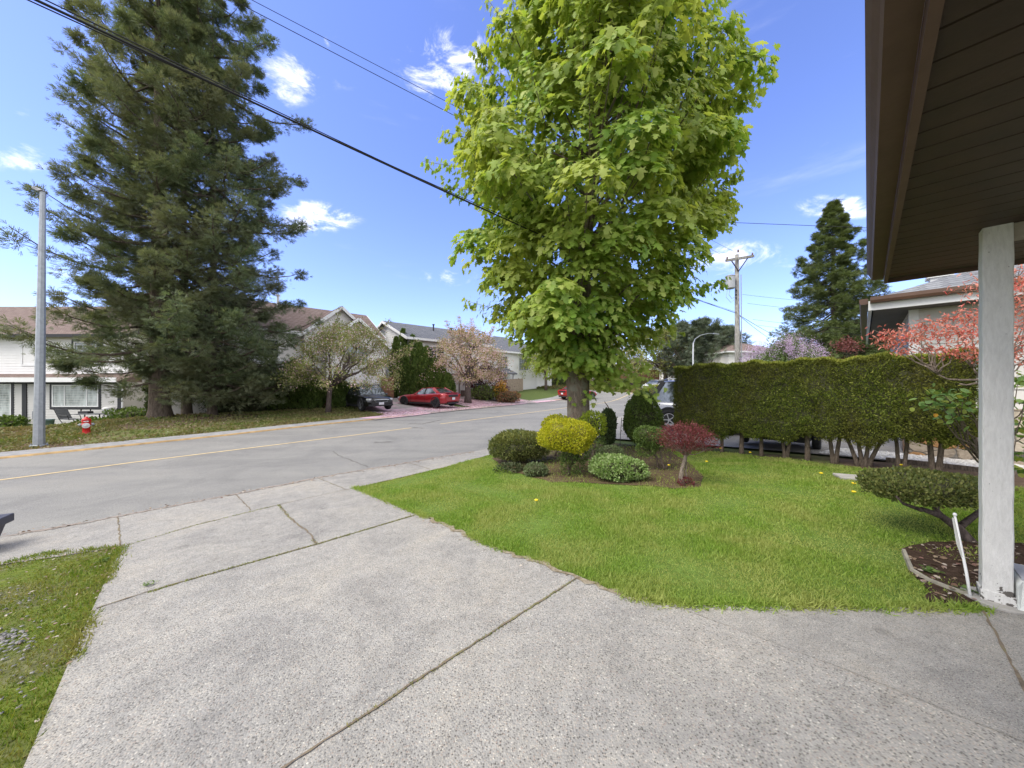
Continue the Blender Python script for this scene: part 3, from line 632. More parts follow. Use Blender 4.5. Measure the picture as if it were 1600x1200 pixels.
# ---- conifers
def conifer(base, H, prof, label, seed, trunk_r, n_br, n_card, cs, mats, z0=1.5, name='fir_tree', droop=.12, group=None, trunk_top=None, rz=0, tip_up=.25, lobes=None, gap=0):
    r_ = random.Random(seed); rs = np.random.RandomState(seed)
    root = empty(name, (base[0], base[1], base[2] if len(base) > 2 else G(*base[:2])), 0, label, 'tree', group)
    t = MB(); zs = [-.3, 0, .4, 1, 2, H*.2, H*.45, H*.7, H*.9, H]
    rad = [trunk_r*1.6, trunk_r*1.3, trunk_r*1.08, trunk_r, trunk_r*.95, trunk_r*.82, trunk_r*.6, trunk_r*.34, trunk_r*.14, .02]
    lx, ly = r_.uniform(-.01, .01), r_.uniform(-.01, .01)
    cx = lambda z: Vector((lx*z+.05*math.sin(z*.35+seed), ly*z, z))
    t.tube([cx(z) for z in zs], rad, 16)
    zz, rr = zip(*prof); P = []; D = []; Nn = []; S = []; lim = MB()
    for i in range(n_br):
        u_ = (i+r_.random())/n_br; z = z0+(H*.985-z0)*(u_**1.12); az = i*2.39996+r_.uniform(-.4, .4)
        r0 = float(np.interp(z, zz, rr))*r_.choice([.62, .78, .88, .95, 1.0, 1.12])
        if lobes: r0 *= lobes(az, z)
        if r0 < .15: continue
        if gap and r_.random() < gap and r0 > 1: continue
        out = Vector((math.cos(az), math.sin(az), 0)); sd_ = Vector((-out.y, out.x, 0))
        path = []
        for k in range(6):
            q = k/5; dz = -droop*r0*(4*q*(1-q*.55)) + tip_up*r0*q*q*q
            path.append(cx(z)+out*r0*q+Vector((0, 0, dz))+sd_*r_.uniform(-.04, .04)*r0)
        lim.tube(path, [max(.012, .02*r0*(1-k*.17)) for k in range(6)], 4, cap=False)
        m_ = int(n_card*(.35+.65*min(1, r0/3))); nc = max(3, int(r0*2.3))
        for ci in range(nc):
            q = (.16 if r_.random() < .5 else .3)+.84*r_.random()**.8*.82 if ci < nc-2 else r_.uniform(.86, 1.0)
            q = min(1, q); f = q*5; a = min(4, int(f)); p0 = path[a].lerp(path[a+1], f-a)
            wdt = r0*.13*(1.25-q)+.05; sd2 = r_.gauss(0, 1)*wdt; s_ = 1 if sd2 > 0 else -1
            p0 = p0+sd_*sd2+Vector((0, 0, r_.gauss(-.04, .06)-abs(sd2)*.25)); cr = (.12+.036*r0)*r_.uniform(.6, 1.2)*(1.1-.55*q)
            if abs(sd2) > .25: lim.tube([path[max(0, a-1)], p0], .012, 3, cap=False)
            for _ in range(max(6, m_//nc)):
                o1 = Vector((r_.gauss(0, 1), r_.gauss(0, 1), r_.gauss(-.25, .75)))*cr; P.append(p0+o1+out*r_.uniform(-.5, .9)*cr)
                D.append(out*r_.uniform(.1, 1)+o1.normalized()*.8+Vector((0, 0, r_.uniform(-.7, .3)+(.45*q if tip_up > .1 else 0))))
                Nn.append(Vector((r_.gauss(0, .6), r_.gauss(0, .6), 1))); S.append(cs*r_.uniform(.6, 1.35))
    lim.tube([cx(z0*.8), cx(H*.3), cx(H*.6), cx(H*.97)], [.02, .02, .02, .01], 4)
    t.build('trunk', m_fir_bark, root, True)
    cards('crown', P, D, Nn, S, mats, root, 'sprig', np.array(S)*1.1)
    lim.build('limbs', m_fir_bark, root, True)
    return root
m_fir = leafmat('fir_needles', [(.078, .115, .062), (.115, .16, .085), (.155, .205, .11), (.22, .25, .14)], .35, .6, .15, big=(.35, (.20, .19, .12)))
m_fir2 = leafmat('dark_fir_needles', [(.08, .11, .075), (.12, .15, .10), (.165, .19, .13)], .2, .6, .25)
pf = [(0, 3), (1.5, 4.0), (3, 5.0), (5, 4.8), (8, 4.4), (12, 4.3), (17, 3.9), (20, 3.2), (23, 2.2), (26, 1), (27, .1)]
def lobe_left(az, z):    # longer boughs towards the open side
    return 1+.22*max(0, -math.cos(az))*(1 if z < 5 else -1.5)-(.25 if (math.cos(az) < -.2 and 4.5 < z < 6.0) else 0)
fx, fy = ray(250, 17.5)[:2]
conifer((fx, fy), 27, pf, 'tallest fir with the thickest trunk, standing in front nearest the road', 3, .40, 150, 600, .19, m_fir, 1.7, lobes=lobe_left, gap=.12)
fx, fy = ray(291, 20.5)[:2]
conifer((fx, fy), 25, [(0, 3), (2, 3.6), (5, 4.2), (10, 4.5), (15, 4.6), (19, 3.8), (22, 2.5), (25, .1)], 'slimmer fir standing just behind the thick trunked one', 7, .24, 112, 520, .20, m_fir, 2.6, group='firs across the road', gap=.08)
fx, fy = ray(333, 19.2)[:2]
conifer((fx, fy), 26, [(0, 4), (1.5, 4.4), (4, 4.9), (7, 4.8), (11, 4.7), (15, 4.8), (18, 4.4), (21, 3.2), (24, 1.6), (26, .1)], 'shorter fir on the right of the group, its boughs almost to the ground', 11, .2, 145, 560, .19, m_fir, 1.5, group='firs across the road', gap=.05)
fx, fy = ray(1304, 31)[:2]
conifer((fx, fy, 0), 18.3, [(0, 4.2), (4, 4.6), (8, 4.1), (11, 3.3), (14, 2.1), (16.5, .9), (18.3, .1)], 'solitary conical fir rising above the clipped hedge', 13, .3, 270, 330, .24, leafmat('green_fir_needles', [(.085, .12, .045), (.125, .165, .06), (.18, .21, .08)], .22, .6, .25), 1.5, gap=.05, tip_up=.12, droop=.2)
for px, Z, H, w_, lb, sd0 in ((1096, 52, 10.6, 5.6, 'dark spreading conifer behind the far street light', 17), (1062, 62, 10.5, 5, 'dark conifer rising behind the pink blossom tree', 18), (1330, 45, 9, 3.2, 'dark conifer low behind the tall conical fir', 19), (1126, 54, 9.4, 4.2, 'dark conifer nearest the wooden utility pole', 20)):
    fx, fy = ray(px, Z)[:2]
    conifer((fx, fy), H, [(0, w_), (3, w_), (6, w_*.8), (8, w_*.5), (H, .3)], lb, sd0, .25, 80, 150, .55, m_fir2, 1, group='distant dark conifers', tip_up=.75, droop=.02, gap=.15)

# ---- clipped shrubs and hedges
def superell(rs, n, ex, p, noise_, ztop=None):
    d = rs.normal(size=(n, 3)); d = nrm(d)
    r_ = (np.abs(d[:, 0])**p+np.abs(d[:, 1])**p+np.abs(d[:, 2])**p)**(-1/p)
    Q = d*r_[:, None]; nn = nrm(np.sign(Q)*np.abs(Q)**(p-1)/np.array(ex))
    return Q*np.array(ex), nn
from mathutils import noise as mnoise
def lump(Q, f, a, off=0):
    return np.array([1+a*mnoise.noise(Vector(q)*f+Vector((off, 0, 0))) for q in Q])
def foliage_blob(name, parent, c, ex, n, size, mat, seed, p=2.3, jit=.12, lf=3, la=.12, tpl='oval', up=.5, core=.8, coremat=None, ncut=None, hang=0, taper=0):
    rs = np.random.RandomState(seed); Q, nn = superell(rs, n, ex, p, 0)
    k = lump(Q, lf, la*2, seed)*(1-np.abs(rs.normal(0, jit, n)))
    P = Q*k[:, None]
    if core and n > 1500 and size < .06:     # stray sprigs and thin, twiggy patches
        st_ = rs.rand(n) < .035; P[st_] *= rs.uniform(1.03, 1.13, (st_.sum(), 1))
        thin = np.array([mnoise.noise(Vector(q)*5.5+Vector((0, seed, 0))) for q in P]) > .24; kp = ~(thin & (rs.rand(n) < .72)); P, nn = P[kp], nn[kp]; n = len(P)
    if taper: P[:, :2] *= (1-taper*P[:, 2:3]/ex[2])
    D = nrm(nn*.8+rs.normal(0, .55, (n, 3))+np.array([0, 0, up-hang]))
    Nn = nrm(nn+rs.normal(0, .7, (n, 3))+np.array([0, 0, .3]))
    if ncut is not None: s_ = P[:, 2] > ncut; P, D, Nn = P[s_], D[s_], Nn[s_]
    o = cards(name, P+np.array(c), D, Nn, size*rs.uniform(.6, 1.35, len(P)), mat, parent, tpl)
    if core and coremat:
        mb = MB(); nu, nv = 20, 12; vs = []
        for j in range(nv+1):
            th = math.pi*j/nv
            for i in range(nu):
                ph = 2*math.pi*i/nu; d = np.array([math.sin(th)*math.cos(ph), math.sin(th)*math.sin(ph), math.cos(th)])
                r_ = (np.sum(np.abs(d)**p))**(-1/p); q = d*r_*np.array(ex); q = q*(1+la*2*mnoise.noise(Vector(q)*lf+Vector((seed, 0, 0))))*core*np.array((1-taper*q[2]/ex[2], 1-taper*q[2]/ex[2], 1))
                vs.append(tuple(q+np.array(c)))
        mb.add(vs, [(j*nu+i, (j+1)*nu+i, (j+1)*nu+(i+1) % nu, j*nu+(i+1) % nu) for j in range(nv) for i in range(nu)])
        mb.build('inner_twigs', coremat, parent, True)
    return o
def stem_set(parent, ends, mat, name='stem', base=(0, 0, 0), r0=.02, seed=0, wob=.08):
    r_ = random.Random(seed)
    for e in ends:
        mb = MB(); b = (base[0]+r_.uniform(-.03, .03), base[1]+r_.uniform(-.03, .03), base[2]-.05)
        mb.tube(poly_path(b, e, r_, 5, wob), [r0*1.2, r0, r0*.85, r0*.7, r0*.55, r0*.35], 7); mb.build(name, mat, parent, True)
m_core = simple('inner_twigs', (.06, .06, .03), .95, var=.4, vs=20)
m_yew = leafmat('yew_leaves', [(.07, .095, .028), (.115, .145, .038), (.17, .19, .055), (.23, .23, .075)], .25)
m_goldcore = simple('golden_inner', (.16, .15, .02), .9, var=.4, vs=20)
m_gold = leafmat('golden_privet', [(.26, .30, .015), (.38, .40, .02), (.50, .49, .03), (.56, .50, .05)], .4)
m_cyp = leafmat('cypress_leaves', [(.09, .14, .028), (.14, .21, .045), (.21, .28, .07)], .3)
m_box = leafmat('box_leaves', [(.065, .115, .02), (.10, .16, .035), (.17, .23, .06)], .25)
m_varieg = leafmat('variegated_leaves', [(.14, .24, .05), (.24, .35, .11), (.38, .46, .22), (.18, .28, .07)], .3)
m_sage = leafmat('sage_leaves', [(.09, .12, .055), (.14, .18, .08), (.19, .24, .11)], .25)
m_barb = leafmat('barberry_leaves', [(.09, .02, .025), (.15, .032, .04), (.22, .06, .065), (.14, .06, .05)], .3)
m_ivy = leafmat('dark_ivy', [(.06, .095, .04), (.095, .14, .055), (.14, .185, .075)], .2)

def shrub(name, px, py, Z, label, blobs_, stems=None, cat='shrub', group=None):
    """px, py: image foot; blobs_: dx,dy,dz offsets in metres; all relative to the foot"""
    x, y = gnd(px, py) if Z is None else ray(px, Z)[:2]
    root = empty(name, (x, y, G(x, y)), 0, label, cat, group)
    for k, (c, ex, n, size, mat, kw) in enumerate(blobs_):
        foliage_blob('foliage', root, c, ex, n, size, mat, hash_(label)+k, **{'coremat': m_core, **kw})
    if stems: stem_set(root, stems[0], stems[1], r0=stems[2], seed=len(label), wob=stems[3] if len(stems) > 3 else .06)
    if Z is None and cat == 'shrub': kk = y/F/.0135; root.scale = (kk, kk, kk)
    return root
def hash_(s): return sum(ord(c)*(i+1) for i, c in enumerate(s)) % 9973
# image scale at the bed is about 0.0135 m per photo pixel
shrub('clipped_yew', 815, 722, None, 'low dark green clipped mound at the left end of the shrub bed',
      [((-.02, .05, .34), (.66, .48, .29), 15000, .032, m_yew, dict(p=2.35, la=.10, jit=.13, up=.8, taper=-.06)), ((-.02, .05, .49), (.52, .40, .12), 3500, .034, leafmat('yew_tips', [(.15, .17, .04), (.22, .22, .06)], .3), dict(p=2.6, la=.08, jit=.05, core=0))], ([(-.2, 0, .3), (.15, 0, .3), (.3, .1, .3)], m_hedge_bark, .018))
shrub('golden_privet', 888, 742, None, 'bright yellow rounded privet in front of the maple trunk',
      [((-.02, 0, .83), (.59, .47, .325), 12500, .034, m_gold, dict(p=2.3, la=.11, jit=.11, core=.82, coremat=m_goldcore)),
       ((.12, .05, .36), (.34, .3, .32), 2600, .034, m_box, dict(la=.3, jit=.3, core=.35))], ([(-.1, 0, .5), (.2, 0, .5), (.05, .1, .5)], m_hedge_bark, .02))
shrub('golden_privet', 868, 712, None, 'small yellow privet peeping out left behind the maple trunk',
      [((0, 0, .62), (.3, .26, .22), 2600, .036, m_gold, dict(la=.1))], ([(0, 0, .6)], m_hedge_bark, .02))
shrub('privet_bush', 927, 722, None, 'thin yellow green privet just right of the maple trunk',
      [((0, 0, .80), (.27, .25, .23), 3000, .036, leafmat('lime_privet', [(.2, .27, .02), (.3, .36, .03), (.14, .2, .03)], .35), dict(la=.25, jit=.2, core=.5)),
       ((.06, 0, .45), (.18, .18, .28), 700, .034, m_box, dict(la=.3, jit=.3, core=0))], ([(-.05, 0, .7), (.1, 0, .75), (.02, .1, .7), (.05, -.05, .6)], m_hedge_bark, .014))
r0 = shrub('column_topiary', 951, 697, None, 'narrow dark column topiary with a curved bare twig on top',
      [((0, 0, .39), (.145, .145, .37), 5500, .034, m_ivy, dict(p=3.2, la=.20, jit=.12))], ([(0, 0, .5)], m_hedge_bark, .02))
mb = MB(); mb.tube([(0, 0, .70), (.0, 0, .80), (-.03, 0, .86), (-.07, 0, .91), (-.09, 0, .94)], [.016, .013, .011, .008, .006], 7); mb.build('twig', m_twig, r0, True)
shrub('grey_shrub', 953, 728, None, 'small grey green mound below the column topiary',
      [((0, 0, .20), (.30, .26, .20), 2600, .036, m_sage, dict(la=.14, jit=.12)), ((.06, -.12, .10), (.25, .2, .12), 1500, .04, leafmat('blue_green', [(.06, .12, .07), (.10, .18, .10)], .2), dict(la=.2))])
shrub('variegated_shrub', 966, 748, None, 'low pale variegated shrub at the front of the bed',
      [((0, 0, .24), (.54, .38, .23), 7500, .048, m_varieg, dict(p=2.8, la=.16, jit=.14))])
shrub('small_shrub', 838, 742, None, 'tiny grey green shrub at the front left of the bed',
      [((0, 0, .10), (.24, .2, .13), 1500, .036, m_sage, dict(la=.2, jit=.2))])
shrub('low_plant', 800, 735, None, 'thin dark creeping plant under the left clipped mound',
      [((0, 0, .05), (.32, .22, .10), 900, .04, leafmat('creeper', [(.05, .08, .03), (.11, .12, .06)], .2), dict(la=.3, jit=.3, core=0))])
shrub('clipped_cypress', 1005, 696, None, 'blunt green cone of clipped cypress left of the long hedge',
      [((0, 0, .58), (.36, .36, .55), 15000, .034, m_cyp, dict(p=2.3, la=.06, jit=.08, taper=.22))], ([(0, 0, .5)], m_hedge_bark, .03))
shrub('pruned_box', 1034, 733, None, 'small pruned green bush on bare stems left of the red barberry',
      [((-.22, 0, .68), (.34, .3, .20), 4600, .032, m_box, dict(la=.14)), ((-.32, 0, .46), (.2, .2, .16), 900, .034, m_box, dict(la=.2, core=.4))],
      ([(-.36, 0, .6), (-.2, .1, .62), (-.05, 0, .6), (.2, -.1, .42)], m_hedge_bark, .022, .1))
r0 = shrub('red_barberry', 1069, 757, None, 'dark red barberry trained as a small umbrella tree',
      [((.02, 0, 1.0), (.58, .50, .27), 5600, .027, m_barb, dict(p=2.0, la=.30, lf=5, jit=.30, up=.9, core=0)), ((.02, 0, .86), (.44, .38, .20), 1300, .026, m_barb, dict(la=.2, jit=.4, core=0)), ((0, 0, .06), (.14, .12, .10), 500, .034, m_barb, dict(la=.3, core=0))])
mb = MB(); r_ = random.Random(3)
mb.tube([(0, 0, -.05), (-.07, 0, .15), (-.04, 0, .35), (.02, 0, .55), (.03, 0, .72)], [.06, .046, .038, .034, .03], 9); mb.tube([(.10, 0, -.03), (.04, .02, .25), (.06, .02, .55)], [.02, .016, .012], 6)
for i in range(34):
    a = i*2.4; e = (.02+.52*math.cos(a)*r_.uniform(.4, 1), .44*math.sin(a)*r_.uniform(.4, 1), r_.uniform(.78, 1.16))
    mb.tube(poly_path((.03, 0, r_.uniform(.56, .72)), e, r_, 4, .09), [.014, .010, .008, .006, .003], 5)
mb.build('stem', m_twig, r0, True)
# long clipped hedge on many bare trunks
def long_hedge():
    a = Vector(SD(8.95, 3.2)); b = Vector(SD(8.85, -1.35)); mid = (a+b)/2; ln = (b-a).length
    ang = math.atan2(b.y-a.y, b.x-a.x)
    root = empty('clipped_hedge', (mid.x, mid.y, 0), ang, 'long square clipped cedar hedge standing on many bare trunks', 'hedge')
    rs = np.random.RandomState(8); n = 105000; hx, hy, z0, z1 = ln/2, .46, .22, 1.92
    bot = lambda x: .24+.34*np.clip((x+hx)/(2*hx), 0, 1)+.06*np.sin(x*5)+.05*np.sin(x*11)
    top = lambda x: 1.86+.08*(x+hx)/(2*hx)+.03*np.sin(x*7)+.02*np.sin(x*17)
    side = rs.choice(5, n, p=[.42, .20, .22, .08, .08])
    x = rs.uniform(-hx, hx, n); y = rs.uniform(-hy, hy, n); zt = rs.rand(n)
    nn = np.zeros((n, 3))
    for k, nv in ((0, (0, -1, 0)), (1, (0, 1, 0)), (2, (0, 0, 1)), (3, (-1, 0, 0)), (4, (1, 0, 0))): nn[side == k] = nv
    y = np.where(side == 0, -hy, np.where(side == 1, hy, y)); x = np.where(side == 3, -hx, np.where(side == 4, hx, x))
    zb, zT = bot(x), top(x); z = zb+(zT-zb)*zt; z = np.where(side == 2, zT, z)
    # rounded right end and slightly rounded edges, lumps
    P = np.c_[x, y, z]
    taper = np.clip((hx-np.abs(x))/.25, 0, 1); P[:, 1] *= .8+.2*np.sqrt(taper)
    lo = np.clip((z-zb)/.3, 0, 1); P[:, 1] *= .72+.28*np.sqrt(lo)
    P[:, 0] = np.where(x > hx-.5, x-(1-lo)*.45*((x-hx+.5)/.5), P[:, 0])
    lmp = np.array([mnoise.noise(Vector(q)*2.2)*.07+mnoise.noise(Vector(q)*6)*.06+mnoise.noise(Vector(q)*14)*.03 for q in P])
    P += nn*(lmp-np.abs(rs.normal(0, .03, n)))[:, None]
    under = rs.choice(n, 9000); Pu = P[under].copy(); Pu[:, 1] = rs.uniform(-.36, .36, 9000); Pu[:, 2] = bot(Pu[:, 0])+rs.uniform(-.05, .08, 9000)
    P = np.vstack([P, Pu]); nn = np.vstack([nn, np.tile((0, 0, -1.), (9000, 1))]); m = len(P)
    D = nrm(nn*.6+rs.normal(0, .5, (m, 3))+(0, 0, .55)); Nn = nrm(nn+rs.normal(0, .65, (m, 3)))
    hm = leafmat('cedar_hedge_leaves', [(.055, .085, .012), (.10, .145, .02), (.16, .205, .03), (.26, .29, .055)], .24, .6, .2, big=(1.1, (.15, .13, .035)))
    cards('foliage', P, D, Nn, .036*rs.uniform(.55, 1.4, m), hm, root, 'spray')
    tip = rs.uniform(size=(14000, 2)); xt = (tip[:, 0]-.5)*2*hx; yt = (tip[:, 1]-.5)*2*hy*.98
    cards('fresh_growth', np.c_[xt, yt, top(xt)+.0], np.c_[rs.normal(0, .4, (14000, 2)), np.ones(14000)], rs.normal(size=(14000, 3)), .05*rs.uniform(.5, 1.6, 14000),
          leafmat('fresh_cedar', [(.18, .22, .03), (.30, .33, .05), (.38, .38, .08)], .35), root, 'spray')
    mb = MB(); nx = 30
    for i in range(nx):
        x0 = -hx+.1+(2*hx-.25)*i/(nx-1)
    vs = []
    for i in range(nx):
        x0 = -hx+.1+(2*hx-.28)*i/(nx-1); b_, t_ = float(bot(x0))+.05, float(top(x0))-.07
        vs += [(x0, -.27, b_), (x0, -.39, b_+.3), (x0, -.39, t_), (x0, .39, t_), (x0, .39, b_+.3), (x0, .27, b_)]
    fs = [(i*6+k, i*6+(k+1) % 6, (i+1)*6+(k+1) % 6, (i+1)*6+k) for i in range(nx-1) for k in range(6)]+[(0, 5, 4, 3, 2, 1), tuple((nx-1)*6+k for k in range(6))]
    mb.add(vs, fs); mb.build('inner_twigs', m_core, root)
    r_ = random.Random(4)
    inv = Matrix.Rotation(-ang, 4, 'Z')
    for k, px in enumerate((1098, 1128, 1159, 1190, 1228, 1261, 1304, 1349, 1409, 1462)):
        # where the sight line crosses the hedge line
        u_ = (px-800)/F; Z = 8.85/(u_*rx+ry); w = inv @ (Vector((u_*Z, Z, 0))-Vector((mid.x, mid.y, 0)))
        gz = G(u_*Z, Z); fork = k in (4, 6, 7, 8, 9); tp = float(bot(w.x))+.35
        mb = MB(); rr_ = r_.uniform(.036, .048)*(1.12 if k > 5 else 1)
        for j in range(1 if not fork else (2 if k != 7 else 4)):
            sp_ = 0 if not fork else (j-(.5 if k != 7 else 1.5))*.13
            mb.tube([(w.x+sp_*.25, w.y, gz-.1), (w.x+sp_*.5+r_.uniform(-.01, .01), w.y, gz+.12), (w.x+sp_*.9, w.y+r_.uniform(-.02, .02), (gz+tp)/2), (w.x+sp_*1.7+r_.uniform(-.03, .03), w.y, tp)], [rr_*1.25, rr_, rr_*.85, rr_*.7] if not fork else [rr_*.95, rr_*.7, rr_*.6, rr_*.5], 9)
        mb.build('trunk', m_hedge_bark, root, True)
long_hedge()
# pruned yew leaning on a bare trunk beside the porch
x, y = gnd(1590, 905); root = empty('leaning_yew', (x, y, G(x, y)), 0, 'flat topped clipped yew on a leaning bare trunk beside the white post', 'shrub')
c = Vector(ray(1475, 3.35, py=770))-Vector((x, y, G(x, y)))
foliage_blob('foliage', root, c+Vector((-.07, .1, .03)), (.50, .36, .135), 12000, .026, m_yew, 77, p=2.8, la=.10, jit=.09, up=.9, coremat=m_core)
mb = MB(); r_ = random.Random(9)
P0 = Vector((0, 0, 0)); q = lambda px, py, Z: Vector(ray(px, Z, py=py))-Vector((x, y, G(x, y)))
mb.tube([(0.02, .0, -.05), q(1575, 890, 3.0), q(1545, 875, 3.1), q(1520, 850, 3.2), q(1497, 825, 3.25), q(1470, 806, 3.3), q(1440, 795, 3.3)], [.06, .052, .046, .042, .038, .03, .02], 10)
mb.tube([q(1470, 806, 3.3), q(1462, 795, 3.3), q(1467, 780, 3.35)], [.028, .024, .018], 8); mb.tube([q(1440, 797, 3.3), q(1412, 787, 3.3), q(1400, 775, 3.3)], [.02, .014, .009], 7)
mb.tube([q(1497, 825, 3.25), q(1530, 800, 3.4), q(1560, 780, 3.5)], [.03, .022, .014], 8)
mb.build('trunk', m_cherry_bark, root, True)

# ---- cherry and other broad-leaved trees built limb by limb
def bushy_tree(name, base, label, crown, leaf, extra, seed, trunk_r=.15, fork=1.3, bark=None, nclu=70, per=90, size=.07, cat='tree', group=None, rc=.55, shape='dome', lean=(0, 0), shoots=(), fill=1.0, flat=.0):
    """crown: (cx, cy, z0, z1, radius) relative to the base; leaf/extra: (material, share)"""
    r_ = random.Random(seed); rs = np.random.RandomState(seed)
    root = empty(name, (base[0], base[1], base[2] if len(base) > 2 else G(*base[:2])), 0, label, cat, group)
    cx, cy, z0, z1, rad = crown; hub = Vector((lean[0], lean[1], fork))
    mb = MB(); mb.tube([(0, 0, -.15), (lean[0]*.2, 0, fork*.3), (lean[0]*.6, lean[1]*.5, fork*.7), hub], [trunk_r*1.4, trunk_r*1.05, trunk_r*.95, trunk_r], 12)
    mb.build('trunk', bark or m_cherry_bark, root, True)
    lim = MB(); clus = []
    limbs = max(5, nclu//9); ends = []
    for i in range(limbs):
        a = i*2.39996; f = math.sqrt((i+.6)/limbs)
        zc_ = z0+(z1-z0)*(.30+.35*(1-f)); e = Vector((cx+rad*.62*f*math.cos(a), cy+rad*.62*f*math.sin(a), zc_)); ends.append(e)
        pth_ = poly_path(hub, e, r_, 5, .05, .03); lim.tube(pth_, [trunk_r*.55, trunk_r*.45, trunk_r*.36, trunk_r*.28, trunk_r*.2, trunk_r*.13], 6)
    for i in range(nclu):
        a = r_.uniform(0, 6.283); zt = r_.random(); f = math.sqrt(r_.random()) if r_.random() < .4 else r_.uniform(.75, 1)
        env = math.sqrt(max(.05, 1-zt**2.0)) if shape == 'dome' else math.sqrt(max(.05, 1-(2*zt-1)**2))
        rr_ = rad*f*env*r_.uniform(.85, 1.08)
        c_ = Vector((cx+rr_*math.cos(a), cy+rr_*math.sin(a), z0+(z1-z0)*zt)); e = min(ends, key=lambda q_: (q_-c_).length)
        if (c_-e).length > .2: lim.tube(poly_path(e, c_, r_, 4, .08), [trunk_r*.15, trunk_r*.1, trunk_r*.07, trunk_r*.05, trunk_r*.02], 4, cap=False)
        clus.append(c_)
    for (sx, sz, tx, tz) in shoots:
        lim.tube(poly_path((sx, cy, sz), (tx, cy, tz), r_, 4, .05), [trunk_r*.12, .02, .015, .01, .006], 4)
        for k in range(7): clus.append(Vector((sx+(tx-sx)*k/6, cy, sz+(tz-sz)*k/6, )))
    lim.build('limbs', bark or m_cherry_bark, root, True)
    m_ = len(clus)*per; cc = np.array([tuple(q_) for q_ in clus]); idx = np.repeat(np.arange(len(clus)), per)
    sc_ = np.ones(len(clus))*rc*rs.uniform(.6, 1.2, len(clus)); ns = len(shoots)*7
    if ns: sc_[-ns:] = .16
    P = cc[idx]+rs.normal(0, 1, (m_, 3))*(sc_[idx]*.55)[:, None]*(1, 1, .75)
    if ns: kp = (idx < len(clus)-ns) | (rs.rand(m_) < .25); P = P[kp]
    m_ = len(P); D = rs.normal(size=(m_, 3))+(0, 0, -.2); Nn = rs.normal(size=(m_, 3))*.7+(0, 0, .8)
    k = rs.rand(m_); cut = leaf[1]
    S = size*rs.uniform(.55, 1.35, m_)
    cards('crown', P[k < cut], D[k < cut], Nn[k < cut], S[k < cut], leaf[0], root)
    if extra: cards('blossom', P[k >= cut], D[k >= cut], Nn[k >= cut], S[k >= cut]*.9, extra, root)
    return root
m_bronze = leafmat('bronze_green_leaves', [(.19, .20, .06), (.28, .28, .09), (.36, .34, .14), (.32, .24, .14)], .4)
m_blossom = leafmat('fading_blossom', [(.62, .42, .45), (.78, .60, .64), (.52, .34, .37), (.68, .52, .48)], .4)
m_olive = leafmat('olive_leaves', [(.12, .15, .035), (.19, .21, .05), (.26, .26, .08)], .35)
m_lime = leafmat('lime_leaves', [(.20, .28, .04), (.28, .36, .06), (.36, .38, .10)], .4)
m_purple = leafmat('purple_leaves', [(.045, .012, .018), (.08, .018, .028), (.11, .03, .04)], .25)
m_lime2 = leafmat('green_bronze_leaves', [(.18, .22, .07), (.25, .29, .09), (.32, .34, .14), (.30, .22, .15)], .4)
b = gnd(513, 644); k_ = b[1]/F
bushy_tree('cherry_tree', b, 'cherry tree with bronze green leaves and bare forked limbs, left of the black car', (33*k_, 0, 1.7, 5.3, 84*k_), (m_lime2, .84), m_blossom, 41, .14, 1.55, nclu=140, per=140, size=.095, rc=.5, group='cherry trees in fading blossom',
           lean=(.1, 0), shoots=[(60*k_, 4.2, 95*k_, 5.6), (5*k_, 4.6, 18*k_, 6.3), (85*k_, 3.2, 140*k_, 4.4), (50*k_, 2.6, 125*k_, 3.6), (85*k_, 2.9, 130*k_, 3.9)])
b = gnd(731, 629); k_ = b[1]/F
bushy_tree('cherry_tree', b, 'cherry tree in faded pink blossom with a gnarled trunk beside the red coupe', (0, 0, 1.9, 6.3, 60*k_), (m_bronze, .42), m_blossom, 42, .26, 1.8, nclu=130, per=130, size=.12, rc=.62, group='cherry trees in fading blossom',
           shoots=[(-8*k_, 5.6, -14*k_, 7.3), (8*k_, 5.6, 6*k_, 7.1), (-24*k_, 5.2, -33*k_, 6.9), (30*k_, 5.2, 40*k_, 6.4), (-40*k_, 3.5, -62*k_, 3.9)])
b = ray(853, 42)[:2]
bushy_tree('young_tree', b, 'small yellow green tree on the far lawn, left of the maple trunk', (0, 0, 1.8, 6.2, 3.4), (m_lime, .85), m_bronze, 43, .16, 1.8, nclu=80, per=70, size=.18, rc=.7)
b = ray(1040, 58)[:2]
bushy_tree('olive_tree', b, 'big olive green tree beyond the end of the road', (-1, 0, 1.5, 9.5, 6.0), (m_olive, .9), m_bronze, 44, .35, 2.2, nclu=150, per=75, size=.24, rc=1.1)
b = ray(925, 50)[:2]
bushy_tree('street_tree', b, 'brownish tree with a dark trunk on the far grass bank', (3.0, 2, 2.0, 8.6, 4.2), (m_bronze, .75), m_blossom, 45, .3, 1.9, nclu=100, per=65, size=.22, rc=1.0, lean=(1.0, .5))
b = ray(988, 52)[:2]
bushy_tree('street_tree', b, 'pale bronze tree beside the red brown fence', (0, 0, 1.8, 6.0, 3.2), (m_lime, .4), m_bronze, 46, .28, 1.5, nclu=60, per=60, size=.2, rc=.8)
b = ray(1072, 56)[:2]
bushy_tree('cherry_tree', b, 'distant cherry tree in pink blossom left of the far street light', (0, 0, 1.6, 5.9, 3.0), (m_bronze, .3), m_blossom, 47, .25, 1.6, nclu=70, per=60, size=.2, rc=.8)
b = ray(760, 33.2)[:2]
bushy_tree('purple_maple', b, 'dark purple leaved maple by the grey roofed house', (0, 0, .9, 3.1, 2.2), (m_purple, 1), None, 48, .09, .8, nclu=60, per=80, size=.12, rc=.45)
b = ray(1222, 14.8)[:2]
m_lilac = leafmat('lilac_flowers', [(.42, .28, .50), (.58, .43, .66), (.72, .60, .78)], .3)
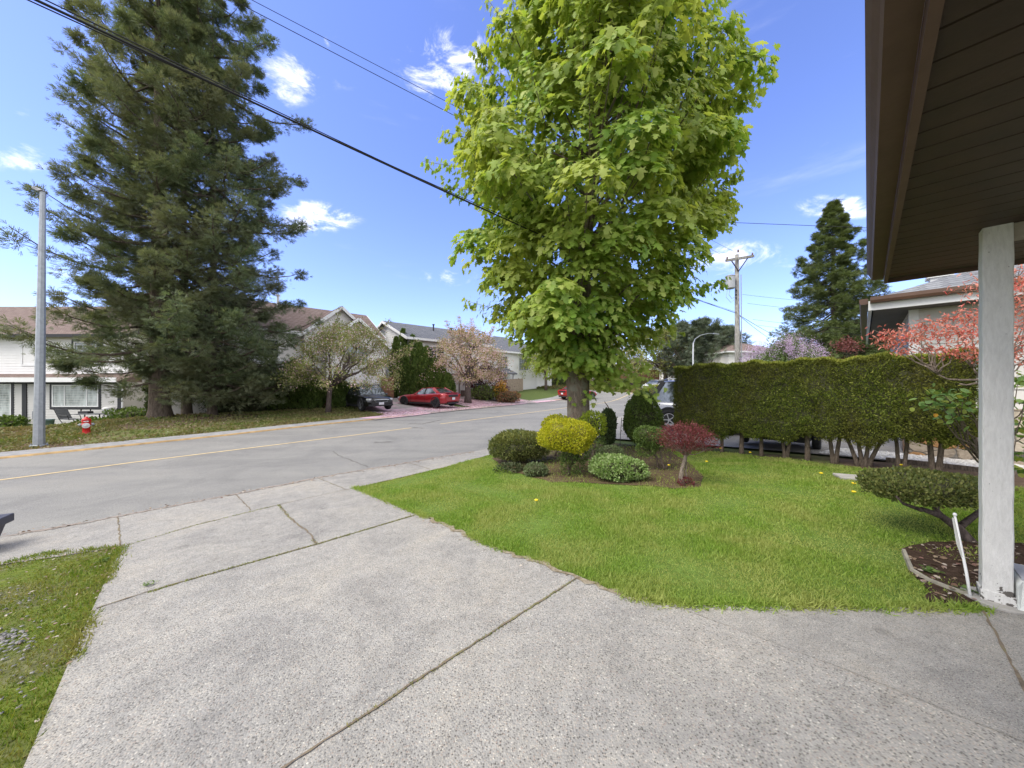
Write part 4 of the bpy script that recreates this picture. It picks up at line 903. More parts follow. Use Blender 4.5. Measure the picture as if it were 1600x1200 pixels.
lil = bushy_tree('lilac_bush', b, 'tall lilac bush with pale purple flowers behind the hedge', (0, 0, 1.0, 3.35, 1.45), (leafmat('lilac_leaves', [(.08, .13, .04), (.13, .19, .06), (.19, .25, .10)], .3), 1), None, 49, .05, .5, nclu=110, per=150, size=.075, rc=.36, cat='shrub')
rs = np.random.RandomState(5); P = []
for i in range(95):
    a = rs.rand()*6.28; f = rs.uniform(.35, 1.05); c0 = np.array([1.5*f*math.cos(a), 1.4*f*math.sin(a), 1.9+1.65*math.sqrt(max(0, 1-f*f*.85))*rs.uniform(.75, 1.05)])
    P.append(c0+rs.normal(0, 1, (110, 3))*(.08, .08, .15))
P = np.vstack(P); cards('flowers', P, rs.normal(size=P.shape), rs.normal(size=P.shape), .035, m_lilac, lil)
b = ray(1322, 17)[:2]
bushy_tree('red_maple', b, 'small dark red maple between the lilac and the neighbour house', (0, 0, 1.3, 3.6, 1.0), (leafmat('dull_red_leaves', [(.13, .04, .04), (.20, .07, .06)], .3), 1), None, 50, .05, .8, nclu=30, per=60, size=.08, rc=.3)
b = ray(778, 31.5)[:2]
shrub('azalea_bush', 781, None, 31.5, 'orange yellow azalea in the border of the grey roofed house',
      [((0, 0, .9), (.6, .5, .9), 1300, .14, leafmat('orange_flowers', [(.55, .25, .04), (.68, .42, .08), (.3, .25, .05)], .3), dict(la=.2))])
shrub('red_bush', 788, None, 31, 'low reddish bush beside the orange azalea', [((.4, 0, .45), (1.0, .8, .5), 1200, .13, leafmat('russet', [(.24, .11, .07), (.34, .18, .10), (.16, .15, .05)], .25), dict(la=.2))])
shrub('green_bush', 757, None, 31.5, 'dark green bush left of the orange azalea', [((0, 0, .6), (1.3, .9, .7), 1600, .13, m_cyp, dict(la=.2))])
shrub('yellow_bush', 951, None, 57, 'round yellow bush on the far grass bank', [((0, 0, .7), (1.3, 1, .8), 700, .25, m_gold, dict(la=.1))])
shrub('yellow_hedge', 1040, None, 24, 'clipped yellow green hedge behind the grey vehicle', [((.3, .2, .9), (1.6, .7, .75), 5000, .09, leafmat('yellow_green', [(.2, .22, .02), (.3, .3, .03)], .3), dict(p=5, la=.04, jit=.04))])
# columnar cedars
m_cedar = leafmat('cedar_leaves', [(.055, .095, .02), (.085, .14, .03), (.12, .18, .045), (.16, .21, .055)], .22)
def cedar(px, Z, top_py, w_, label, seed, s_=1, group='columnar cedars between the driveways', base=None, n=4200):
    x, y = base if base else ray(px, Z)[:2]; g = G(x, y); zt = CAMZ-(top_py-HZ)/F*y-g
    root = empty('columnar_cedar', (x, y, g), 0, label, 'tree', group)
    rs = np.random.RandomState(seed); t = rs.rand(n); a = rs.rand(n)*6.283
    rad = w_*np.minimum(1, (1-t)*2.6)**.7*np.minimum(1, .75+t*2)*(1+.16*np.sin(a*5+t*9+seed)+.08*np.sin(a*9-t*14)); rad = rad*(1-np.abs(rs.normal(0, .08, n)))
    P = np.c_[rad*np.cos(a), rad*np.sin(a), t*zt]; o = np.c_[np.cos(a), np.sin(a), np.zeros(n)]
    cards('crown', P, o*.5+rs.normal(0, .3, (n, 3))+(0, 0, .9), o+rs.normal(0, .5, (n, 3)), .24*s_*rs.uniform(.5, 1.3, n), m_cedar, root, 'spray')
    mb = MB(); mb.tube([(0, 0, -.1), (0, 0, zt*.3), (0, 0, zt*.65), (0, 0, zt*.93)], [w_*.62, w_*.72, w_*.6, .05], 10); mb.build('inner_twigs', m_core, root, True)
for k, (px, Z, py, w_) in enumerate(((619, 30, 528, .5), (630, 29.6, 515, .52), (645, 29.2, 525, .52), (656, 28.8, 537, .5), (667, 28.4, 543, .52), (680, 28, 562, .52), (691, 27.6, 575, .5), (700, 27.3, 586, .5))):
    cedar(px, Z, py, w_, ['tall columnar cedar at the left end of the cedar row', 'tallest columnar cedar, second from the left of the row', 'columnar cedar third from the left of the row', 'columnar cedar fourth from the left of the row', 'columnar cedar fifth from the left of the row', 'columnar cedar third from the right of the row', 'columnar cedar second from the right of the row', 'shortest columnar cedar at the right end of the row'][k], 60+k)
for k, (px, Z, py, w_) in enumerate(((459, 23.2, 565, .68), (472, 23.0, 580, .5), (490, 22.6, 584, .6), (531, 23.0, 592, .62), (442, 23.5, 585, .7), (423, 23.8, 590, .8))):
    cedar(px, Z, py, w_, ['tallest clipped cedar at the right edge of the firs', 'narrow clipped cedar third from the brown fence panel', 'clipped cedar just left of the brown fence panel', 'clipped cedar between the brown fence panel and the black car', 'clipped cedar under the right firs, second from the tallest', 'clipped cedar deepest under the right firs'][k], 70+k, .8, 'clipped cedars beside the fence panel')
# dark laurel hedge under the firs
a = ray(272, 21.2); bq = ray(420, 23.6)
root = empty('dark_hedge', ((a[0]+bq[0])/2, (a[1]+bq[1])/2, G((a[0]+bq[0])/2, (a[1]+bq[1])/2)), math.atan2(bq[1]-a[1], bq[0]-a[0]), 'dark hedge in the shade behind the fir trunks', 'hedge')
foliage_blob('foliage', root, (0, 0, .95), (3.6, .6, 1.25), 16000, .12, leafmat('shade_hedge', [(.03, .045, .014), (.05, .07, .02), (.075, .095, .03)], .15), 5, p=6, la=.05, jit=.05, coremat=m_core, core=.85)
a = ray(818, 47); 
root = empty('dark_hedge', (ray(850, 48)[0], 48, G(*ray(850, 48)[:2])), 0, 'dark clipped hedge behind the yellow green young tree', 'hedge')
foliage_blob('foliage', root, (.4, 0, 1.3), (5.0, .7, 1.6), 7000, .2, m_cedar, 6, p=6, la=.05, jit=.05, coremat=m_core, core=.85)

# ============================================================ BUILDINGS
m_siding = simple('white_siding', (.78, .77, .75), .7, var=.05, vs=1.2, bst=.05)
m_siding2 = simple('cream_siding', (.74, .71, .67), .7, var=.05, vs=1.2, bst=.05)
m_siding3 = simple('grey_siding', (.58, .56, .53), .75, var=.05, vs=1.2, bst=.05)
m_trimw = simple('white_trim', (.74, .74, .73), .55, var=.05)
m_black = simple('black_trim', (.022, .022, .026), .55, var=.2)
m_brown_roof = shingle('brown_shingles', (.17, .125, .11), (.235, .18, .16))
m_grey_roof = shingle('grey_shingles', (.125, .13, .145), (.175, .18, .195))
m_grey_roof2 = shingle('blue_grey_shingles', (.17, .175, .19), (.25, .255, .265), .3, .16)
m_glass = glassmat('window_glass', (.16, .19, .20)); m_glassd = glassmat('dark_glass', (.03, .035, .04))
m_curtain = glassmat('curtained_glass', (.38, .41, .41), .12)
m_door = simple('garage_door', (.75, .74, .73), .5, var=.04, vs=1)
m_fence = simple('brown_fence', (.20, .095, .055), .85, var=.3, vs=6, bst=.3)
m_fence2 = simple('weathered_fence', (.30, .24, .18), .85, var=.3, vs=6, bst=.3)
m_stone = stonemat('stone_wall'); m_conc = simple('concrete', (.36, .345, .32), .9, var=.18, vs=7, bst=.4)
def siding(mb, p0, p1, z0, z1, out, lap=.2, peak=None, pk=.5):
    p0, p1, o = Vector(p0), Vector(p1), Vector(out); z = z0; top = peak or z1
    while z < top-.01:
        za, zb = z, min(z+lap, top); q = []
        for zz_ in (za, zb):
            if zz_ <= z1: a, b = 0, 1
            else: f = (zz_-z1)/(top-z1); a, b = pk*f, 1-(1-pk)*f
            q.append((p0.lerp(p1, a), p0.lerp(p1, b)))
        (a0, b0), (a1, b1) = q; t = o*.022
        v = [(a0+t).to_3d()+Vector((0,0,za)), (b0+t).to_3d()+Vector((0,0,za)), b1.to_3d()+Vector((0,0,zb)), a1.to_3d()+Vector((0,0,zb)), a0.to_3d()+Vector((0,0,za)), b0.to_3d()+Vector((0,0,za))]
        mb.add(v, [(0,1,2,3), (4,5,1,0)]); z += lap
def house_box(root, x0, x1, y0, y1, z0, z1, mat, gx=None, gy=None, name='wall', lap=.2):
    """gx: gable peak on the two x ends, gy: on the two y ends"""
    mb = MB(); V2 = Vector
    siding(mb, V2((x0, y0)), V2((x1, y0)), z0, z1, V2((0, -1)), lap, gy); siding(mb, V2((x1, y1)), V2((x0, y1)), z0, z1, V2((0, 1)), lap, gy)
    siding(mb, V2((x0, y1)), V2((x0, y0)), z0, z1, V2((-1, 0)), lap, gx); siding(mb, V2((x1, y0)), V2((x1, y1)), z0, z1, V2((1, 0)), lap, gx)
    return mb.build(name, mat, root)
def gable_roof(root, x0, x1, y0, y1, ze, zr, mat, over=.35, t=.14, along='x', trim=None):
    mb = MB(); tb = MB()
    if along == 'x':
        ym = (y0+y1)/2; sl = (zr-ze)/(ym-y0)
        for s_, ya in ((-1, y0), (1, y1)):
            e = (ya+s_*over, ze-sl*over); X0, X1 = x0-over, x1+over
            mb.prism([(X0, ym, zr), (X0, e[0], e[1]), (X0, e[0], e[1]+t), (X0, ym, zr+t)], (X1-X0, 0, 0))
            tb.bar((X0, e[0]+s_*.02, e[1]+t*.3), (X1, e[0]+s_*.02, e[1]+t*.3), .04, .2)
            for X in (X0-.021, X1+.021): tb.bar((X, ym, zr+.02), (X, e[0], e[1]+.02), .04, .22)
    else:
        xm = (x0+x1)/2; sl = (zr-ze)/(xm-x0)
        for s_, xa in ((-1, x0), (1, x1)):
            e = (xa+s_*over, ze-sl*over); Y0, Y1 = y0-over, y1+over*.0
            mb.prism([(xm, Y0, zr), (e[0], Y0, e[1]), (e[0], Y0, e[1]+t), (xm, Y0, zr+t)], (0, Y1-Y0, 0))
            tb.bar((e[0]+s_*.02, Y0, e[1]+t*.3), (e[0]+s_*.02, Y1, e[1]+t*.3), .04, .2)
            tb.bar((xm, Y0-.021, zr+.02), (e[0], Y0-.021, e[1]+.02), .04, .22)
    r_ = mb.build('roof', mat, root); tb.build('fascia', trim or m_trimw, root); return r_
def hip_roof(root, x0, x1, y0, y1, ze, zr, mat, over=.45, trim=None, inset=None):
    X0, X1, Y0, Y1 = x0-over, x1+over, y0-over, y1+over; h = min(X1-X0, Y1-Y0)/2; mb = MB()
    if X1-X0 > Y1-Y0: a, b = (X0+h, (Y0+Y1)/2), (X1-h, (Y0+Y1)/2)
    else: a, b = ((X0+X1)/2, Y0+h), ((X0+X1)/2, Y1-h)
    c = [(X0, Y0), (X1, Y0), (X1, Y1), (X0, Y1)]
    v = [(p[0], p[1], ze) for p in c]+[(p[0], p[1], ze+.05) for p in c]+[(a[0], a[1], zr), (b[0], b[1], zr+.001)]
    if X1-X0 > Y1-Y0: tf = [(4,5,9,8), (5,6,9), (6,7,8,9), (7,4,8)]
    else: tf = [(4,5,8), (5,6,9,8), (6,7,9), (7,4,8,9)]
    mb.add(v, [(0,3,2,1), (0,1,5,4), (1,2,6,5), (2,3,7,6), (3,0,4,7)]+tf)
    r_ = mb.build('roof', mat, root); tb = MB()
    for i in range(4):
        p, q = c[i], c[(i+1) % 4]; tb.bar((p[0], p[1], ze-.08), (q[0], q[1], ze-.08), .05, .2)
    tb.build('fascia', trim or m_trimw, root); return r_
def window(root, x, y, z, w, h, mat=None, face='-y', trim=None, mull=(.5,), tw=.07, outer=None):
    mb = MB(); t = tw
    mb.box(-w/2-t, w/2+t, -.05, .03, -t, 0); mb.box(-w/2-t, w/2+t, -.05, .03, h, h+t); mb.box(-w/2-t, -w/2, -.049, .03, 0, h); mb.box(w/2, w/2+t, -.049, .03, 0, h)
    for m_ in mull: mb.box(-w/2+w*m_-.025, -w/2+w*m_+.025, -.045, .02, 0, h)
    if outer:
        e = .16; ob = MB(); a = t
        ob.box(-w/2-a-e, w/2+a+e, -.035, .02, -a-e, -a); ob.box(-w/2-a-e, w/2+a+e, -.035, .02, h+a, h+a+e); ob.box(-w/2-a-e, -w/2-a, -.034, .02, -a, h+a); ob.box(w/2+a, w/2+a+e, -.034, .02, -a, h+a)
    f = mb.build('window', trim or m_trimw, root); f.location = (x, y, z); f.rotation_euler.z = {'-y': 0, '+x': R(90), '+y': R(180), '-x': R(-90)}[face]
    if outer: o_ = ob.build('trim', outer, f)
    pb = MB(); pb.box(-w/2, w/2, -.02, .01, 0, h); pb.build('pane', mat or m_glass, f); return f
def garage_door(root, x, y, z, w, h, face='-y', mat=None, trim=None):
    mb = MB(); n = 4
    for i in range(n):
        a, b = h*i/n+.006, h*(i+1)/n-.006; mb.box(-w/2, w/2, -.045, .02, a, b)
        k = max(2, int(w/.75))
        for j in range(k): mb.box(-w/2+w*(j+.12)/k, -w/2+w*(j+.88)/k, -.058, -.04, a+.1, b-.1)
    d = mb.build('garage_door', mat or m_door, root); d.location = (x, y, z); d.rotation_euler.z = {'-y': 0, '+x': R(90), '+y': R(180), '-x': R(-90)}[face]
    tb = MB(); tb.box(-w/2-.14, -w/2, -.06, .02, 0, h+.14); tb.box(w/2, w/2+.14, -.06, .02, 0, h+.14); tb.box(-w/2, w/2, -.06, .02, h, h+.14); tb.build('door_frame', trim or m_trimw, d); return d
def vent(root, x, y, z, h=.5, r=.06, mat=None):
    mb = MB(); mb.tube([(x, y, z-.3), (x, y, z+h)], r, 10); mb.tube([(x, y, z+h-.02), (x, y, z+h+.08)], r*1.7, 10); mb.build('roof_vent', mat or m_conc, root)

# -- white house far left, facing the camera
k = 22/F; X = lambda px: (px-800)*k; Zz = lambda py: CAMZ-(py-HZ)*k
hA = empty('white_house', (X(190), 22, 0), 0, 'white sided two storey house with black trim and brown roof at the left', 'house')
xl = X(-330)-X(190)
house_box(hA, xl, 0, 0, 9, -1.5, Zz(597), m_siding3, lap=.16)
house_box(hA, xl, -.6, .9, 9, Zz(597), Zz(518), m_siding, name='upper_wall', lap=.18)
mb = MB(); mb.prism([(xl-.4, -.55, Zz(596)), (xl-.4, .95, Zz(583)), (xl-.4, .95, Zz(596)-.06)], (-xl+.7, 0, 0)); mb.build('porch_roof', m_brown_roof, hA)
mb = MB(); mb.box(xl-.4, .32, -.60, -.552, Zz(597), Zz(590)); mb.build('gutter', m_trimw, hA)
mb = MB(); mb.box(X(36)-X(190), X(43)-X(190), -.06, .0, -1.35, Zz(598)); mb.box(X(185)-X(190), .05, -.06, .0, -1.3, Zz(598)); mb.box(xl, 0, -.05, -.025, Zz(600), Zz(597)-.02); mb.build('black_trim', m_black, hA)
mb = MB(); mb.tube([(.12, -.5, Zz(592)), (.16, -.35, Zz(598)), (.14, -.08, Zz(604)), (.14, -.08, -1.1)], .045, 8); mb.build('downpipe', m_trimw, hA)
window(hA, X(118.5)-X(190), 0, Zz(634), 69*k, 31*k, m_curtain, mull=(.26, .76), outer=m_black)
window(hA, X(-12)-X(190), 0, Zz(651), 58*k, 50*k, m_curtain, mull=(.5,), outer=m_black)
window(hA, X(-130)-X(190), 0, Zz(634), 60*k, 31*k, m_curtain, mull=(.5,), outer=m_black)
window(hA, X(17)-X(190), .9, Zz(568), 24*k, 42*k, m_siding, mull=(), tw=.12)
window(hA, X(110)-X(190), .9, Zz(565), 40*k, 32*k, m_glass, outer=m_black)
window(hA, X(-80)-X(190), .9, Zz(565), 40*k, 32*k, m_glass, outer=m_black)
gable_roof(hA, xl, -.6, .9, 9, Zz(516), Zz(516)+2.5, m_brown_roof, .55, trim=m_black)
# -- beige house with two gables
hB = empty('beige_house', SD(-1, 28, 0), R(44), 'pale house with two small front gables and brown roof behind the black car', 'house')
house_box(hB, 0, 13, 1, 9, -1.3, 5.4, m_siding2, gx=7.9); gable_roof(hB, 0, 13, 1, 9, 5.4, 7.8, m_brown_roof, .5)
house_box(hB, 7.3, 12.2, .35, 1.2, -1.3, 5.2, m_siding2, gy=7.3, name='gable_wall'); gable_roof(hB, 7.3, 12.2, .35, 4.2, 5.2, 7.3, m_brown_roof, .4, along='y')
house_box(hB, 8.5, 12.9, -.6, .4, -1.3, 4.6, m_siding2, gy=6.4, name='gable_wall'); gable_roof(hB, 8.5, 12.9, -.6, 1.2, 4.6, 6.4, m_brown_roof, .35, along='y')
garage_door(hB, 10.7, -.62, .05, 3.4, 2.25); window(hB, 10.7, -.62, 3.2, 1.5, 1.1)
window(hB, 2.0, 1, 3.3, 1.6, 1.2, m_glassd); window(hB, 5.0, 1, 3.3, 1.6, 1.2, m_glassd); window(hB, 2.5, 1, .7, 1.8, 1.2); window(hB, 5.6, 1, .7, 1.2, 1.2)
vent(hB, 6.3, 4, 7.6, .75, .1, m_trimw)
mb = MB(); mb.prism([(4.2, -.3, 2.75), (4.2, 1.0, 3.15), (4.2, 1.0, 2.65), (4.2, -.3, 2.6)], (3.9, 0, 0)); mb.build('porch_roof', m_trimw, hB)
# -- grey roofed house
hC = empty('grey_roofed_house', SD(14, 27.2, 0), R(44), 'white house with a long plain grey roof behind the row of tall cedars', 'house')
house_box(hC, 0, 8.4, 0, 9, -1, 5.45, m_siding, gx=7.25); gable_roof(hC, 0, 8.4, 0, 9, 5.45, 7.25, m_grey_roof, .5)
garage_door(hC, 4.4, 0, .2, 1.3, 2.0, trim=simple('taupe_trim', (.16, .13, .11), .7)); window(hC, 2.6, 0, 3.6, 1.6, 1.15, m_glassd); window(hC, 5.9, 0, 3.6, 1.4, 1.15, m_glassd)
window(hC, 6.9, 0, .95, 1.8, 1.0, m_glassd); window(hC, 0, 4, 3.6, 1.2, 1.1, m_glass, '-x')
mb = MB(); mb.box(5.3, 8.3, -.08, -.001, -.3, .75); mb.build('brick_base', simple('brown_brick', (.17, .12, .10), .9, var=.3, vs=14), hC)
vent(hC, 4.0, 2.8, 6.6, .7, .07, m_black); vent(hC, 6.2, 2.9, 6.6, .6, .09, m_black)
# -- hip roofed house behind the maple
hD = empty('hip_roofed_house', SD(25, 29.5, 0), R(44), 'white house with a grey hip roof seen behind the left side of the maple', 'house')
house_box(hD, 0, 11, 0, 9, -1, 5.2, m_siding); hip_roof(hD, 0, 11, 0, 9, 5.2, 7.7, m_grey_roof, .5)
window(hD, 1.9, 0, 3.1, 1.6, 1.5, m_glassd); window(hD, 5.5, 0, 3.1, 1.6, 1.4, m_glass); garage_door(hD, 5.5, 0, .2, 4.8, 2.2); window(hD, 0, 3, 3.1, 1.3, 1.3, m_glass, '-x')
mb = MB(); mb.prism([(-.4, -1.6, 2.6), (-.4, 0, 3.2), (-.4, 0, 2.5), (-.4, -1.6, 2.45)], (3.2, 0, 0)); mb.build('porch_roof', m_grey_roof, hD)
mb = MB(); mb.box(-.2, 0, -1.4, -1.2, -.4, 2.46); mb.box(2.4, 2.6, -1.4, -1.2, -.4, 2.46); mb.build('porch_post', m_trimw, hD)
# -- far houses
def far_house(px0, px1, Z, ye, yr, label, wallm, roofm, group=None, yb=None, hip=True):
    k = Z/F; w = (px1-px0)*k; ze = CAMZ-(ye-HZ)*k; zr = CAMZ-(yr-HZ)*k; x = ((px0+px1)/2-800)*k
    h = empty('distant_house', (x, Z, 0), 0, label, 'house', group)
    house_box(h, -w/2, w/2, 0, 8, G(x, Z)-1, ze, wallm, lap=.3)
    (hip_roof if hip else gable_roof)(h, -w/2, w/2, 0, 8, ze, zr, roofm, .5)
    g = G(x, Z)
    for fx_ in (-.3, .05, .32):
        window(h, w*fx_, 0, ze-1.7, w*.13, 1.1, m_glassd)
    if ze-g > 4.5: garage_door(h, -w*.22, 0, g, w*.3, 2.2); window(h, w*.25, 0, g+.9, w*.2, 1.1, m_glassd)
    return h
far_house(1138, 1216, 46, 549, 530, 'cream house with a brown hip roof just right of the utility pole', m_siding2, m_brown_roof)
far_house(1214, 1290, 52, 551, 534, 'cream house with a brown roof peeping out left of the conical fir', m_siding2, m_brown_roof)
far_house(975, 1032, 74, 568, 556, 'white house behind the olive tree', m_siding, m_grey_roof)
far_house(1040, 1090, 72, 572, 560, 'white house with dark porch trim left of the long hedge', m_siding, m_brown_roof)
far_house(905, 965, 76, 572, 560, 'white house glimpsed low behind the maple leaves', m_siding, m_brown_roof)
# -- neighbour's stone based house on the right
hN = empty('neighbour_house', SD(11, -.7, 0), R(44), 'white sided garage with stone base and blue grey hip roof at the right', 'house')
house_box(hN, 0, 8, -9.5, 0, 0, 3.1, m_siding3, lap=.23)
hip_roof(hN, 0, 8, -9.5, 0, 3.2, 5.2, m_grey_roof2, .6)
mb = MB(); mb.box(-.55, 8.5, -10, .55, 3.03, 3.08); mb.build('soffit', simple('dark_soffit', (.10, .085, .07), .7), hN)
mb = MB(); mb.box(-.10, -.026, -9.4, .10, -.1, 1.02); mb.box(-.10, 1.0, .027, .10, -.1, 1.02); mb.build('stone_base', m_stone, hN)
mb = MB(); mb.box(-.035, .04, -.10, .035, 1.02, 3.03); mb.build('corner_trim', m_trimw, hN)
mb = MB(); gp = [(0, 0), (.11, 0), (.13, .05), (.13, .12), (0, .12)]
mb.prism([(-.63-a, .6, 3.16+b) for a, b in gp], (0, -10.7, 0)); mb.prism([(-.6, .63+a, 3.16+b) for a, b in gp], (9.2, 0, 0)); mb.build('gutter', simple('brown_gutter', (.10, .055, .035), .45, var=.15), hN)
garage_door(hN, 4.2, 0.02, .05, 4.6, 2.2, '+y')
mb = MB(); mb.box(4.0, 4.4, -.95, -.6, 3.5, 4.42); mb.box(3.94, 4.46, -1.01, -.54, 4.42, 4.5); mb.build('roof_vent', m_trimw, hN)
window(hN, -.0, -6.5, 1.5, 1.4, 1.1, m_glassd, '-x')
mb = MB(); mb.tube([(-.16, -1.75, .55), (-.16, -1.75, .9)], .07, 12); mb.tube([(-.1, -1.75, .92), (-.2, -1.75, .92)], .09, 14); mb.build('gas_meter', simple('grey_metal', (.28, .29, .30), .4, .6), hN)

# -- own house: eave with gutter, soffit, and the white porch post
e_ = Vector((.7235, .6903, 0)); f_ = Vector((.6903, -.7235, 0))
A = Vector(((1387-800)/F*3.51, 3.51, 0)); zs_ = 2.565; ang = math.atan2(e_.y, e_.x)
eave = empty('porch_roof', (A.x, A.y, 0), ang, 'dark brown overhanging porch roof with gutter and slatted soffit, top right', 'roof')
# local axes: x = e_, y = -f_
m_sof = simple('dark_brown_soffit', (.036, .019, .012), .55, var=.25, vs=5, bst=.1)
m_fas = simple('brown_fascia', (.10, .058, .042), .6, var=.12, vs=8, bst=.1)
mb = MB(); bw = .155; xx = -.03; 
def holes(): pass
while xx > -6.5:
    mb.prism([(xx-.005, 0, zs_+.008), (xx-.008, 0, zs_), (xx-bw+.003, 0, zs_), (xx-bw, 0, zs_+.008), (xx-bw, 0, zs_+.03), (xx, 0, zs_+.03)][::-1], (0, -3.6, 0)); xx -= bw
sf = mb.build('soffit', m_sof, eave)
# perforations
rs = np.random.RandomState(3); pts = []
for i in range(42):
    for gcol in (.55, .62, .69, .76, .83, .90, .97, 1.04, 1.11):
        for j in range(2):
            pts.append((-.1-i*.0775-j*.03, -gcol-j*.03, zs_-.0012))
P = np.array(pts); P = P[(P[:, 0] % bw) > .02]
o = cards('vent_holes', P, np.tile((.3, 1, 0), (len(P), 1)), np.tile((0, 0, -1), (len(P), 1)), .016, m_black, eave, 'oval')
mb = MB(); mb.prism([(0, 0, zs_-.035), (0, .028, zs_-.035), (0, .028, zs_+.2), (0, 0, zs_+.2)], (-6.5, 0, 0)); mb.prism([(.002, -3.6, zs_-.03), (.032, -3.6, zs_-.03), (.032, -3.6, zs_+.2), (.002, -3.6, zs_+.2)], (0, 3.628, 0)); mb.build('fascia', m_fas, eave)
mb = MB(); gpf = [(.030, .03), (.11, .03), (.118, .055), (.135, .085), (.150, .12), (.150, .15), (.140, .15), (.138, .125), (.125, .09), (.108, .065), (.102, .042), (.030, .042)]
mb.prism([(.06, a, zs_+b) for a, b in gpf], (-6.6, 0, 0)); mb.prism([(.06, .03, zs_+.03), (.06, .112, zs_+.03), (.06, .14, zs_+.15), (.06, .03, zs_+.15)], (.006, 0, 0))
for i in range(8):
    xg = -.2-i*.8; mb.prism([(xg, .03, zs_+.148), (xg, .148, zs_+.152), (xg, .148, zs_+.156), (xg, .03, zs_+.152)], (.02, 0, 0))
mb.build('gutter', m_fas, eave)
mb = MB(); mb.prism([(.1, .06, zs_+.17), (.1, -3.6, zs_+1.4), (.1, -3.6, zs_+1.46), (.1, .06, zs_+.22)][::-1], (-6.6, 0, 0)); mb.build('shingles', m_grey_roof, eave)
post_l = Vector(((1535-800)/F*2.34, 2.34, 0))
post = empty('porch_post', (post_l.x, post_l.y, 0), ang, 'white painted timber porch post with peeling paint at its foot', 'post')
w = .125
m_pw, t_, b_ = newmat('peeling_white_paint'); vv = coords(t_, (1, 1, .22)); v2 = coords(t_)
base = ramp(t_, noise(t_, 55, 7, .7, vv, .4), [(.3, (.56, .55, .53)), (.6, (.68, .67, .645)), (.8, (.73, .72, .70))])
sp_ = nd(t_, 'ShaderNodeSeparateXYZ'); t_.links.new(v2, sp_.inputs[0])
mrn = nd(t_, 'ShaderNodeMapRange'); mrn.inputs['From Min'].default_value = .03; mrn.inputs['From Max'].default_value = .26; mrn.inputs['To Min'].default_value = .17; mrn.inputs['To Max'].default_value = -.12; t_.links.new(sp_.outputs[2], mrn.inputs[0])
ad = nd(t_, 'ShaderNodeMath', operation='ADD'); t_.links.new(noise(t_, 17, 5, .55, v2, .3), ad.inputs[0]); t_.links.new(mrn.outputs[0], ad.inputs[1])
pk = ramp(t_, ad.outputs[0], [(.645, (0,0,0)), (.655, (1,1,1))])
spk = ramp(t_, noise(t_, 60, 2, .5, v2), [(.735, (0,0,0)), (.75, (1,1,1))])
c1_ = mixrgb(t_, spk, base, (.16, .15, .13)); t_.links.new(mixrgb(t_, pk, c1_, (.11, .10, .09)), b_.inputs['Base Color']); b_.inputs['Roughness'].default_value = .7
bump(t_, b_, noise(t_, 60, 8, .75, vv, .3), .6, .012)
mb = MB(); nz_ = 60; ring = []
prof = [(0, 0), (.0, -w), (w, -w), (w, 0)]
for j in range(nz_+1):
    z = .02+(zs_-.02)*j/nz_
    r_ = .006+.0015*math.sin(j*1.7)
    for (x_, y_, sx, sy) in ((0, 0, 1, -1), (0, -w, 1, 1), (w, -w, -1, 1), (w, 0, -1, -1)):
        j1, j2 = .0012*math.sin(j*.9+x_*30), .0012*math.cos(j*.7+y_*30)
        if (sx, sy) in ((1, -1), (-1, 1)): ring += [(x_+r_*sx+j1, y_+j2, z), (x_+j1, y_+r_*sy+j2, z)]
        else: ring += [(x_+j1, y_+r_*sy+j2, z), (x_+r_*sx+j1, y_+j2, z)]
fs = [(j*8+i, (j+1)*8+i, (j+1)*8+(i+1) % 8, j*8+(i+1) % 8) for j in range(nz_) for i in range(8)]+[tuple(range(8)), tuple(nz_*8+i for i in range(8))[::-1]]
mb.add(ring, fs); mb.build('shaft', m_pw, post)
mb = MB(); mb.box(-.008, w+.008, -w-.008, .008, .0, .075); mb.build('foot_block', m_pw, post)
mb = MB(); mb.lathe([(.15, -.03), (.15, .008), (.14, .013)], 28, (w/2, -w/2, 0)); mb.build('footing', m_conc, post)
mb = MB(); mb.prism([(.02, -w-.0, zs_-.10), (.02, -1.6, zs_-.10), (.02, -1.6, zs_), (.02, -w+.02, zs_)], (.09, 0, 0)); mb.build('beam', simple('weathered_beam', (.33, .29, .24), .8, var=.2, vs=9), post)
blk = empty('step_block', ((1590-800)/F*2.22+.19, 2.26, 0), ang, 'white painted concrete block just right of the porch post', 'block')
mb = MB(); mb.prism([(-.16, .10, 0), (-.16, .10, .17), (-.12, .08, .20), (-.12, -.5, .20), (-.16, -.5, .17), (-.16, -.5, 0)], (.34, 0, 0)); mb.build('block', simple('white_painted_concrete', (.60, .62, .59), .75, var=.1, vs=12, bst=.5, bs_=60), blk, bevel=.008)
mb = MB(); mb.box(-.12, .16, -.5, .08, .2, .215); mb.build('cap', simple('grey_cap', (.36, .37, .40), .6), blk)

# fences
def fence(name, p, q, h, mat, label, z0=None, bw=.14):
    p, q = Vector(p[:2]), Vector(q[:2]); l = (q-p).length; root = empty(name, (p.x, p.y, 0), math.atan2(q.y-p.y, q.x-p.x), label, 'fence')
    mb = MB(); n = int(l/bw); r_ = random.Random(n); gz = [G(*p.lerp(q, i/max(1, n))) for i in range(n+1)]
    for i in range(n): mb.box(i*bw+.005, (i+1)*bw-.005, -.01+r_.uniform(-.004, .004), .012, gz[i]+.04, gz[i]+h+r_.uniform(-.02, .02))
    mb.build('boards', mat, root); mb = MB()
    for i in range(0, n+1, max(3, int(2.2/bw))): mb.box(i*bw-.05, i*bw+.05, .015, .11, gz[i]-.2, gz[i]+h+.06)
    for zz_ in (.35, h-.3): mb.box(0, n*bw, .014, .05, gz[n//2]+zz_, gz[n//2]+zz_+.09)
    mb.build('rails', mat, root); return root
